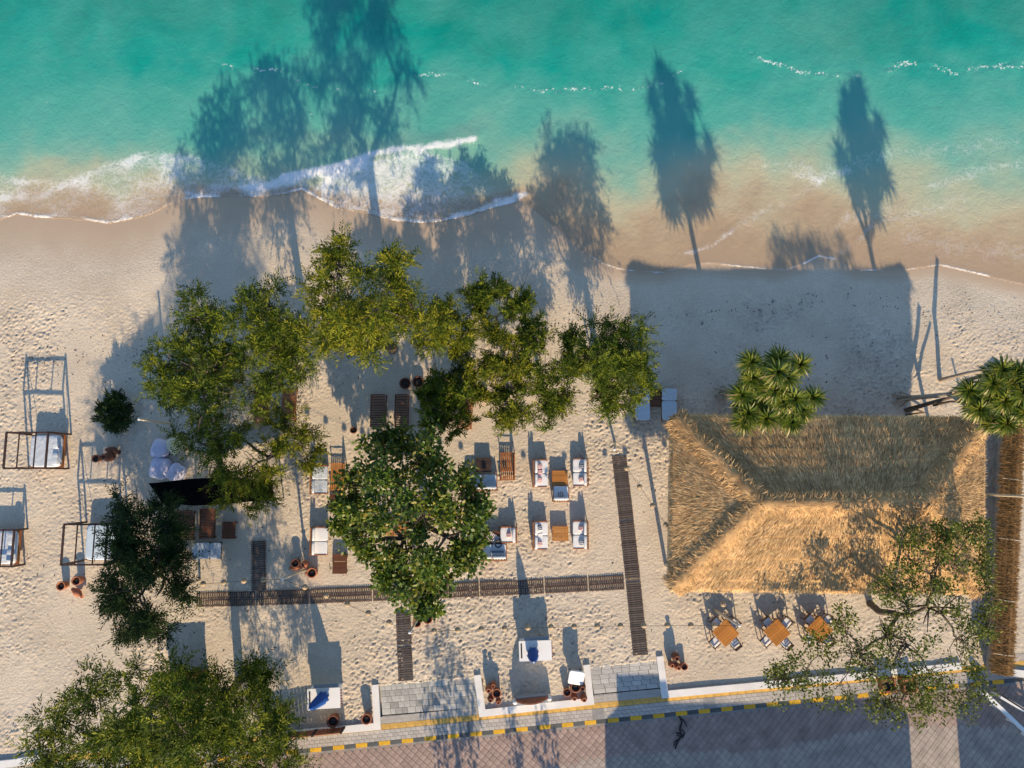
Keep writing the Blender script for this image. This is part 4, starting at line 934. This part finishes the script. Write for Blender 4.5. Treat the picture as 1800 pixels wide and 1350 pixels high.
def parasol(u, v, lean, label, h=2.75):
    tip = G(u, v, h); base = Vector((tip.x - lean[0], tip.y - lean[1], 0)); t = thing('closed_parasol', label, 'parasol', base, 0, 'closed blue parasols')
    top = tip - base
    MB().tube([(0, 0, -.1), top * .5, top * 1.0], .032, 8).build('pole', WHITE, t)
    b = MB(); n = 16; vs = []; prof = [(.99, .04), (.94, .13), (.84, .20), (.70, .26), (.54, .31), (.44, .34), (.42, .26)]
    for i, (f_, r) in enumerate(prof):
        for j in range(n):
            q = 2 * math.pi * j / n; rr2 = r * (1 + (.16 if j % 2 else -.14) * min(1, i * .5)); p_ = top * f_; vs.append((p_.x + rr2 * math.cos(q), p_.y + rr2 * math.sin(q), p_.z))
    fs = [(i * n + j, i * n + (j + 1) % n, (i + 1) * n + (j + 1) % n, (i + 1) * n + j) for i in range(len(prof) - 1) for j in range(n)]
    b.add(vs, fs); b.build('folded_canopy', BLUE, t, True)
    b = MB(); b.lathe([(.005, .09), (.045, .06), (.06, 0), (.02, -.02)], 10); b.build('finial', WHITE, t, True, loc=top)
    b = MB(); b.lathe([(.28, -.05), (.28, .06), (.06, .12), (.06, .2), (.045, .2)], 16); b.build('base', GREYS, t, True)
parasol(938, 1164, (.0, -.25), 'closed blue parasol standing at the counter by the arched sign')
parasol(543, 1247, (-.75, -.35), 'closed blue parasol tilting over the counter by the timber panels')

# brown timber panels on the wall
for k, (u, v, lab) in enumerate(((583, 1279, 'brown timber panel on the wall next to the big clay pot'), (533, 1284, 'brown timber panel in the middle of the row on the wall'), (488, 1289, 'brown timber panel on the wall half under the roadside tree'))):
    c = G(u, v, 0); t = thing('timber_panel', lab, 'fence panel', (c.x, c.y, .15), KANG, 'timber panels standing on the wall')
    for i in range(7): bar('plank', t, (.215, .04, .95), BROWNP, (-.69 + i * .23, 0, .5))
    for z in (.25, .8): bar('cross_rail', t, (1.62, .05, .08), BROWNP, (0, -.05, z))
    for x in (-.84, .84): bar('post', t, (.09, .1, 1.1), DARK, (x, 0, .5))

# arched sign
c = G(935, 1227, 0); t = thing('arched_sign', 'brown arched board between white posts on the u-shaped wall', 'sign', (c.x, c.y, 0), KANG)
bar('base_box', t, (2.0, .42, .62), GREYS, (0, .05, .30))
for x in (-1.06, 1.06): MB().lathe([(.13, 0), (.13, .72), (.09, .78)], 14).build('post', WHITE, t, True, loc=(x, .05, 0))
b = MB(); n = 24; pr = [(-.98, .6)] + [(-.98 + 1.96 * i / n, .75 + .95 * math.sin(math.pi * i / n) ** .7) for i in range(n + 1)] + [(.98, .6)]
k = len(pr); b.add([(x, .12, z) for x, z in pr] + [(x, .2, z) for x, z in pr], [tuple(range(k)), tuple(range(2 * k - 1, k - 1, -1))] + [(i, k + i, k + (i + 1) % k, (i + 1) % k) for i in range(k)])
b.build('arched_panel', BROWNP, t)

# clay jars
def jar(u, v, kind, s, label, m=TERRA, group='clay jars', tilt=None, z=None):
    prof = {'pot': [(.02, 0), (.20, 0), (.27, .22), (.31, .48), (.29, .66), (.34, .74), (.34, .78), (.27, .78), (.25, .66), (.25, .62)],
            'amphora': [(.02, 0), (.10, 0), (.17, .18), (.25, .45), (.24, .66), (.13, .84), (.10, .96), (.15, 1.02), (.14, 1.03), (.07, 1.0), (.06, .85)],
            'bowl': [(.02, 0), (.24, 0), (.38, .2), (.42, .36), (.42, .42), (.34, .42), (.32, .34), (.30, .33)]}[kind]
    hh = prof[-3][1] * s; c = G(u, v, hh * .9 if tilt is None else .25); t = thing('clay_jar', label, 'jar', (c.x, c.y, -.03), RNG.uniform(0, 6), group)
    me = cached(('jar_body', kind, m.name), lambda b: b.lathe(prof, 20), m, True); bo = link('jar_body', me, t, scale=(s, s, s))
    r_, z_ = prof[-1]; me2 = cached(('soil', kind), lambda b: b.lathe([(.0, -.02), (r_ + .02, -.02), (r_ + .02, .0), (.0, .02)], 16), SOIL, True)
    link('soil' if kind != 'amphora' else 'dark_mouth', me2, bo, loc=(0, 0, z_ + .03))
    if tilt is not None: t.rotation_euler = (math.radians(78), 0, math.radians(tilt)); t.location.z = .22 * s
    return t
W1 = 'in the group by the wide plaza'; W2 = 'in the group under the pale board'; W3 = 'in the group by the long wall'
W4 = 'in the group around the pale pole'; W5 = 'in the group below the bush'; W6 = 'in the group beside the shaded daybed'
for a in ((873, 1219, 'pot', .85, 'open clay pot full of soil ' + W1), (859, 1214, 'amphora', .95, 'taller narrow clay jar ' + W1), (862, 1231, 'amphora', .8, 'narrow clay jar with dark mouth nearest the wall, ' + W1), (876, 1235, 'amphora', .75, 'small narrow clay jar beside the open pot, ' + W1), (867, 1206, 'amphora', .8, 'narrow clay jar on the sand edge, ' + W1),
          (997, 1217, 'pot', .75, 'small open clay pot ' + W2), (1012, 1208, 'pot', .95, 'big open clay pot ' + W2), (1010, 1228, 'amphora', .8, 'narrow clay jar between pot and wall, ' + W2), (1027, 1230, 'amphora', .9, 'narrow clay jar in the wall corner, ' + W2), (1024, 1210, 'amphora', .95, 'dark narrow clay jar against the plaza wall, ' + W2),
          (1203, 1172, 'pot', .65, 'open clay pot ' + W3), (1193, 1174, 'amphora', .85, 'narrow clay jar beside the open pot, ' + W3), (1182, 1170, 'amphora', .8, 'narrow clay jar next to the plaza wall, ' + W3), (1190, 1157, 'amphora', 1.0, 'tall dark clay jar behind the others, ' + W3),
          (519, 990, 'pot', .8, 'open clay pot with dark mouth ' + W4), (548, 1007, 'pot', .95, 'wide open clay pot ' + W4), (533, 993, 'amphora', .9, 'upright narrow clay jar ' + W4),
          (168, 806, 'pot', .75, 'open clay pot holding pale sand ' + W5), (183, 803, 'amphora', 1.2, 'big round dark clay jar ' + W5), (107, 1030, 'pot', .85, 'wide open clay pot ' + W6), (134, 1021, 'pot', .85, 'clay pot touching the tree shade ' + W6),
          (733, 1095, 'pot', .8, 'open clay pot under the broad-leaved tree beside the short walkway'), (752, 1088, 'pot', .9, 'soil-filled clay pot under the broad-leaved tree farther from the walkway'),
          (621, 756, 'pot', .65, 'single clay pot alone beside the dark shaded lounger'), (585, 1268, 'pot', 1.1, 'big dark clay pot in front of the timber panel'), (644, 1264, 'pot', .95, 'single clay pot in the corner of the white wall by the plaza')):
    jar(*a, m=TERRAD if 'dark' in a[4] else TERRA)
for u, v, s, a, lab in ((508, 999, .8, 95, 'clay jar lying on its side above the walkway, touching the upright jars'), (536, 1009, .75, 110, 'clay jar lying beside the wide open pot above the walkway'), (186, 790, 1.0, 80, 'dark clay jar lying behind the big round jar'), (126, 1035, .9, 60, 'clay jar lying in front of the pots beside the swing daybed'), (491, 1240, .8, 60, 'clay jar lying on the sand near the roadside tree')):
    jar(u, v, 'amphora', s, lab, TERRAD if 'dark' in lab else TERRA, tilt=a)
for u, v, lab in ((712, 674, 'dark pot on the shaded sand above the loungers'), (735, 671, 'dark pot beside the small round dark tree')): jar(u, v, 'bowl', .9, lab, TERRAD)
b = MB(); b.cushion((0, 0, 0), (.95, .95, .12), .25, M=Matrix.Rotation(math.radians(22), 3, 'X')); o = b.build('square_board', CUSH, None, True); o.location = G(1013, 1191, .85); o.rotation_euler = (0, 0, math.radians(-8)); tag(o, 'pale square board leaning over the clay jars by the small plaza', 'board')
b = MB()
for x in (-.32, .32): b.tube([(x, .3, .0), (x * .8, .1, .78)], .035, 6)
o = b.build('board_stand', BLACKW); o.location = (G(1013, 1191, .85).x, G(1013, 1191, .85).y, -.05); tag(o, 'dark wooden legs holding the pale square board', 'stand')
# terracotta planter boxes
for u, v, lab in ((1563, 1206, 'square orange planter box on the wall under the bare tree'), (1600, 1206, 'square orange planter box beside the first, half hidden by leaves')):
    c = G(u, v, .5); t = thing('planter_box', lab, 'planter', (c.x, c.y, 0), KANG, 'orange planter boxes')
    for sx in (-1, 1):
        bar('long_side', t, (.12, .8, .6), TERRA, (sx * .38, 0, .25)); bar('short_side', t, (.64, .12, .6), TERRA, (0, sx * .34, .25))
    bar('soil', t, (.64, .56, .3), SOIL, (0, 0, .2))

# bean bags and black net
for u, v, s, m, lab in ((281, 788, 1.25, LILAC, 'lilac bean bag at the seaward corner of the pile'), (307, 782, 1.15, YELLOWP, 'cream bean bag with yellow stain leaning on the others'), (281, 822, 1.45, LILAC, 'large lilac bean bag with a flat crumpled top'), (309, 832, 1.2, LILAC, 'lilac bean bag with a pointed corner beside the black net')):
    c = G(u, v, .3); b = MB(); b.cushion((0, 0, .3), (s, s * .95, .62), .6, 20, 12)
    for i in range(len(b.v)):
        x, y, z = b.v[i]; k = max(0, (z - .25)) * .5; b.v[i] = (x * (1 - k) + .1 * z + .03 * math.sin(9 * y), y * (1 - k) + .03 * math.sin(11 * x + u), z + .04 * math.sin(7 * x + u) * math.cos(6 * y))
    o = b.build('bean_bag', m, None, True); o.location = (c.x, c.y, -.03); o.rotation_euler = (0, 0, u); tag(o, lab, 'bean bag', 'bean bags by the black net')
b = MB(); n1, n2 = 24, 8; top_ = [(262, 850), (330, 842), (400, 838), (478, 846)]; bot = [(285, 884), (340, 889), (400, 886), (482, 877)]
def pl(pts, t): k = min(int(t * 3), 2); f_ = t * 3 - k; return (pts[k][0] * (1 - f_) + pts[k + 1][0] * f_, pts[k][1] * (1 - f_) + pts[k + 1][1] * f_)
vs = []
for d_ in (0, .03):
    for j in range(n2 + 1):
        for i in range(n1 + 1):
            a, c = pl(top_, i / n1), pl(bot, i / n1); f_ = j / n2; z = 1.75 - .3 * math.sin(math.pi * i / n1) - .15 * math.sin(math.pi * f_) + .04 * math.sin(i * 1.7)
            p_ = G(a[0] * (1 - f_) + c[0] * f_, a[1] * (1 - f_) + c[1] * f_, z); vs.append((p_.x, p_.y, p_.z + d_))
m1 = (n1 + 1) * (n2 + 1); fs = []
for j in range(n2):
    for i in range(n1):
        a = j * (n1 + 1) + i; fs += [(a + m1, a + m1 + n1 + 1, a + m1 + n1 + 2, a + m1 + 1), (a, a + 1, a + n1 + 2, a + n1 + 1)]
b.add(vs, fs); c0 = G(370, 866, 0); net = thing('shade_net', 'black sagging shade net stretched between the bean bags and the dark loungers', 'shade net', c0)
b.v = [(x - c0.x, y - c0.y, z) for x, y, z in b.v]; b.build('net_sheet', BLACK, net, True)
for u, v in ((262, 850), (478, 846), (482, 877), (285, 884)):
    p_ = G(u, v, 1.8) - c0; MB().tube([(p_.x, p_.y, -.1), (p_.x, p_.y, 1.8)], .04, 6).build('pole', BLACKW, net)

# swing daybeds
def daybed(u0, u1, v0, v1, label, hh=2.3, bed=(.30, 1.0), cm=COVER):
    """timber frame seen from above; u/v are the top rectangle"""
    a, c = G(u0, v0, hh), G(u1, v1, hh); cx, cy = (a.x + c.x) / 2, (a.y + c.y) / 2; w, d = abs(c.x - a.x), abs(a.y - c.y)
    t = thing('swing_daybed', label, 'daybed', (cx, cy, 0), 0, 'swing daybeds on the open sand')
    for sx in (-1, 1):
        for sy in (-1, 1): bar('post', t, (.11, .11, hh + .1), BLACKW, (sx * w / 2, sy * d / 2, hh / 2 - .05))
        bar('top_beam', t, (.10, d, .10), BLACKW, (sx * w / 2, 0, hh + .02))
        bar('top_beam', t, (w, .10, .10), BLACKW, (0, sx * d / 2, hh - .10))
        bar('cross_beam', t, (.06, d, .06), BLACKW, (sx * w * .2, 0, hh - .02))
    bar('bed_frame', t, (w - .5, d - .1, .14), TEAK, (.15, 0, .42))
    for sx in (-1, 1):
        for sy in (-1, 1):
            o = MB(); o.tube([(.15 + sx * (w / 2 - .3), sy * (d / 2 - .12), .45), (sx * w / 2, sy * d / 2, hh)], .018, 5); o.build('rope', BLACKW, t)
    pad('mattress', t, (w - .56, d - .16, .26), cm, (.15, 0, .6), e=.25)
    for y in (-.25, .28): pad('pillow', t, (.4, d * .38, .2), cm, (.15 + (w - .56) / 2 - .3, y * d * .9, .78), e=.5)
    return t
daybed(12, 80, 760, 823, 'swing daybed with grey cover standing alone in the sun near the bush', 2.3)
daybed(-42, 20, 932, 996, 'swing daybed with pale crumpled cover at the open sand edge', 1.2)
daybed(113, 185, 922, 993, 'swing daybed half under the dark shaded tree', 2.3, cm=PALE)

# ------------------------------------------------------------------ slatted walkways
def walkway(a, c, width, label, lanes=1, pitch=.135):
    A, B = G(*a), G(*c); d = B - A; Lg = d.length; ang = math.atan2(d.y, d.x); t = thing('slatted_walkway', label, 'walkway', (A + B) / 2, ang, 'slatted walkway mats on the sand')
    n = int(Lg / pitch); wl_ = width / lanes
    for k in range(lanes):
        y = -width / 2 + wl_ * (k + .5)
        for i in range(n):
            bar('slat', t, (.088, wl_ - .03, .03), WEATH, (-Lg / 2 + Lg * (i + .5) / n, y + RNG.uniform(-.008, .008), .062 + RNG.uniform(-.003, .003)), (0, 0, RNG.gauss(0, .012)))
        for e_ in (-.35, .35): bar('runner', t, (Lg - .04, .05, .05), DTEAK, (0, y + wl_ * e_, .022))
    return t
xs = [345, 450, 545, 655, 757, 843, 957, 1034, 1098]; yc = np.interp(xs, [345, 450, 560, 850, 1000, 1098], [1054, 1051.5, 1048, 1035.5, 1028.5, 1023.5])
labs = ['slatted mat of the main walkway under the dark shaded tree', 'slatted mat of the main walkway at the foot of the short stub', 'slatted mat of the main walkway below the clay jars and pole', 'slatted mat of the main walkway left of the broad-leaved trunk'.replace('left of', 'before'), 'slatted mat of the main walkway under the broad-leaved crown', 'slatted mat of the main walkway just past the broad-leaved crown', 'slatted mat of the main walkway crossed by the parasol shadow', 'slatted mat of the main walkway joining the long cross walkway']
for i in range(8):
    walkway((xs[i] + .5, yc[i]), (xs[i + 1] - .5, yc[i + 1]), .92, labs[i], 2)
vs_ = [(1088, 800), (1101, 914), (1113, 1022), (1126, 1153)]
for i, lab in enumerate(('slatted walkway mat with free end beside the white sofas', 'middle slatted mat of the walkway between sofas and pavilion', 'slatted mat of the long walkway ending at the small plaza')):
    walkway((vs_[i][0], vs_[i][1] + 1), (vs_[i + 1][0], vs_[i + 1][1] - 1), .96, lab)
walkway((709, 1076), (711, 1134), .95, 'slatted mat starting under the broad-leaved tree towards the wide plaza'); walkway((711, 1136), (714, 1197), .95, 'slatted mat ending at the wide grey plaza')
walkway((455, 950), (456, 1038), .95, 'short dark slatted stub walkway beside the pale mattress bed')

# ------------------------------------------------------------------ lamp poles and hanging lamps
def pole(base, top, h, label):
    p_ = G(*top, h); b0 = G(*base); c = thing('lamp_pole', label, 'pole', (b0.x, b0.y, 0), 0, 'pale poles carrying the lamp strings')
    MB().tube([(0, 0, -.3), ((p_.x - b0.x) * .5, (p_.y - b0.y) * .5, h / 2), (p_.x - b0.x, p_.y - b0.y, h)], [.085, .075, .06], 8).build('shaft', BAMBOO, c, True)
    MB().lathe([(.0, -.08), (.07, -.06), (.08, 0), (.0, .05)], 10).build('cap', WHITE, c, True, loc=(p_.x - b0.x, p_.y - b0.y, h))
    return p_
T1 = pole((300, 745), (244, 737), 3.9, 'pale pole seaward of the bean bags'); T2 = pole((540, 1000), (496, 1018), 4.9, 'pale pole rising from the clay jars above the walkway')
T3 = pole((744, 1070), (720, 1112), 5.2, 'pale pole beside the broad-leaved tree and two pots'); T4 = pole((1256, 1072), (1300, 1100), 4.9, 'pale pole between the straw eave and the lone dining table'); T5 = pole((1733, 869), (1806, 873), 3.9, 'pale pole between straw roof and boundary wall')
T6 = pole((1082, 778), (1080, 790), 3.9, 'short pale pole at the free end of the long walkway'); T7 = pole((350, 1020), (318, 1030), 3.6, 'pale pole hidden in the dark shaded tree')
def string(a, c, n, sag, where, skip=()):
    pts = []; 
    for i in range(17):
        t = i / 16; p_ = a.lerp(c, t); p_.z -= sag * 4 * t * (1 - t); pts.append(p_)
    tag(MB().tube(pts, .011, 5).build('lamp_cable', DARK), 'thin dark cable carrying lamps ' + where, 'cable', 'lamp cables')
    for i in range(n):
        t = (i + 1) / (n + 1); p_ = a.lerp(c, t); p_.z -= sag * 4 * t * (1 - t) + .12
        o = thing('hanging_lamp', 'round woven lamp shade hanging ' + where, 'lamp', p_, 0, 'woven lamps ' + where)
        me = cached(('lamp_shade', 0), lambda b: b.lathe([(.03, .13), (.10, .11), (.155, .03), (.165, -.04), (.15, -.04), (.13, .02), (.08, .08), (.02, .1)], 16), STRAWL, True); link('lamp_shade', me, o)
        me = cached(('cord', 0), lambda b: b.tube([(0, 0, .12), (0, 0, .145)], .012, 5), DARK); link('cord', me, o)
string(T7, T2, 4, .3, 'from the dark tree to the jars'); string(T2, T3, 5, .35, 'from the jars to the broad-leaved tree'); string(T3, T4, 13, .6, 'over the counter and the long walkway'); string(T6, T4, 8, .5, 'from the walkway end to the dining tables')

# ------------------------------------------------------------------ small things
o = MB().cushion((0, 0, .14), (.7, .6, .24), .55).build('floor_cushion', YELLOW, None, True); o.location = G(849, 696, .1); tag(o, 'bright yellow cushion lying on the sand under the trees', 'cushion')
b = MB(); a = G(1192, 1258, ROAD_Z + .03); pts = [(0, 0), (6, 14), (2, 26), (5, 38), (-2, 48), (-6, 60)]
b.tube([G(1193 + x, 1256 + y, ROAD_Z + .06 + .05 * (i % 2)) for i, (x, y) in enumerate(pts)], .05, 6)
for q in ([(1196, 1262), (1203, 1268), (1208, 1278)], [(1199, 1270), (1194, 1280), (1196, 1286)], [(1190, 1292), (1198, 1296), (1202, 1290)], [(1198, 1282), (1204, 1288), (1200, 1298)], [(1192, 1300), (1186, 1304), (1184, 1312)], [(1196, 1290), (1188, 1288)]):
    b.tube([G(x, y, ROAD_Z + .05 + .04 * i) for i, (x, y) in enumerate(q)], .035, 5)
tag(b.build('black_tangle', DARK), 'black tangled strands lying on the road below the kerb', 'branch')  # black tangle of thin tubes laid on the road
# white railing by the road
def rail(a, c, label):
    A, B = G(*a), G(*c); d = B - A; t = thing('white_railing', label, 'railing', (A + B) / 2, math.atan2(d.y, d.x), 'white railings at the road end'); Lg = d.length
    bar('top_rail', t, (Lg, .22, .12), WHITE, (0, 0, .86)); bar('lower_rail', t, (Lg, .07, .09), WHITE, (0, 0, .45))
    n = max(2, int(Lg / .9))
    for i in range(n): bar('post', t, (.12, .12, .95), WHITE, (-Lg / 2 + .1 + (Lg - .2) * i / (n - 1), 0, .36))
rail((1716, 1212), (1800, 1292), 'white railing running out over the road from the planter boxes'); rail((1742, 1216), (1812, 1258), 'white railing parallel to the long one, beside the boundary wall end')
b = MB(); b.tube([G(1722, 1196, 3.2), G(1760, 1222, 3.0), G(1830, 1266, 3.4)], .05, 6); o = b.build('overhead_cable', DARK); tag(o, 'thick black cable passing over the white railings', 'cable')
# wrack and litter along the tide line
N = 1100; uu = NR.uniform(0, 1800, N); base_v = np.interp(uu, [0, 1100, 1300, 1500, 1650, 1800], [640, 560, 545, 522, 545, 545]); vv = np.where(NR.random(N) < .35, base_v + NR.normal(0, 10, N), NR.uniform(560, 1150, N))
C = np.array([tuple(G(u, v, .035)) for u, v in zip(uu, vv)]); D = np.stack([np.cos(uu), np.sin(uu), np.zeros(N)], 1)
V, Fs = leaf_arrays(C, D, NR.uniform(.06, .24, N), NR.uniform(.025, .08, N), .1)
w_ = link('beach_litter', np_mesh('beach_litter', V, Fs, SOIL)); w_['kind'] = 'stuff'; w_['label'] = 'scattered dark seaweed and dry leaves on the sand'

# ------------------------------------------------------------------ across the road (outside the frame, their shadows reach the picture)
def house_across(x0, x1, y, label):
    t = thing('roadside_house', label, 'house', ((x0 + x1) / 2, y - 3.2, ROAD_Z)); w = x1 - x0
    bar('wall_block', t, (w - 1.2, 5.2, 3.6), WALLW, (0, 0, 1.8))
    b = MB(); e = [(-w / 2, -3.2, 3.5), (w / 2, -3.2, 3.5), (w / 2, 3.2, 3.5), (-w / 2, 3.2, 3.5)]; r_ = [(-w / 2 + 1.6, 0, 5.35), (w / 2 - .6, 0, 5.35)]
    b.add(e + r_ + [(x, y_, 3.35) for x, y_, z in e], [(0, 1, 5, 4), (2, 3, 4, 5), (1, 2, 5), (3, 0, 4), (9, 8, 7, 6), (0, 3, 9, 6), (3, 2, 8, 9), (2, 1, 7, 8), (1, 0, 6, 7)]); b.build('roof', TERRA, t)
    bar('shadow_block', t, (3.0, 1.2, .55), WHITE, (-w / 2 + 3.0, 0, 5.55))  # plain unseen block added on the ridge so the roof shadow peaks there
    d = bar('door', t, (1.0, .06, 2.1), TEAK, (0, 2.64, 1.05)); bar('handle', d, (.04, .06, .16), GREYS, (.4, .05, 0))
    for x in (-w * .3, w * .3):
        wd = bar('window', t, (1.4, .06, 1.2), GREYS, (x, 2.64, 1.7)); bar('sill', wd, (1.6, .14, .08), WHITE, (0, .06, -.66))
kp = K(22, 0)
HOUSES = 1
house_across(6.9, 25.6, -22.5, 'white house with red hipped roof across the road'); house_across(28.6, 46, -22.3, 'second red-roofed house across the road beyond the gap')
tree('street_tree', 'leafy street tree across the road facing the wide plaza', (-3.0, -24.5, 0), 3.2, [], .25, LEAF_F) if False else None
def far_tree(label, x, y, blobs, h):
    t = thing('street_tree', label, 'tree', (x, y, ROAD_Z), 0, 'street trees across the road'); b = MB(); b.tube([(0, 0, -.2), (.1, 0, h * .5), (0, .1, h)], [.24, .18, .1], 8); b.build('trunk', BARK, t, True)
    Cs = []; 
    for bx, by, bz, r in blobs:
        o = unit(NR.normal(0, 1, (int(150 * r * r), 3))); Cs.append(np.array([bx, by, bz]) + o * r * NR.uniform(.3, 1, (len(o), 1)) ** .5 * np.array([1, 1, 1.2]))
    C = np.concatenate(Cs); V, Fs = leaf_arrays(C, NR.normal(0, 1, C.shape), NR.uniform(.2, .4, len(C)), NR.uniform(.1, .2, len(C)), 1)
    link('crown', np_mesh('crown', V, Fs, LEAF_F, {'tint': np.repeat(NR.random(len(C)), 4)}), t)
far_tree('slim leafy street tree facing the wide plaza', -2.2, -25.0, [(0, 0, 3.6, 1.5), (.2, 0, 5.0, 1.35), (-.2, .1, 6.2, .9), (-1.2, 0, 4.6, .7), (1.1, 0, 4.8, .7)], 4.2)
far_tree('narrow street tree facing the arched sign', 1.6, -26.0, [(0, 0, 3.5, .7), (0, 0, 4.6, .6), (0, 0, 5.6, .4)], 4.0)
far_tree('small bushy street tree beside the narrow one', 3.4, -25.6, [(0, 0, 2.6, 1.0), (0, 0, 3.9, .9), (0, 0, 5.0, .55)], 3.6)
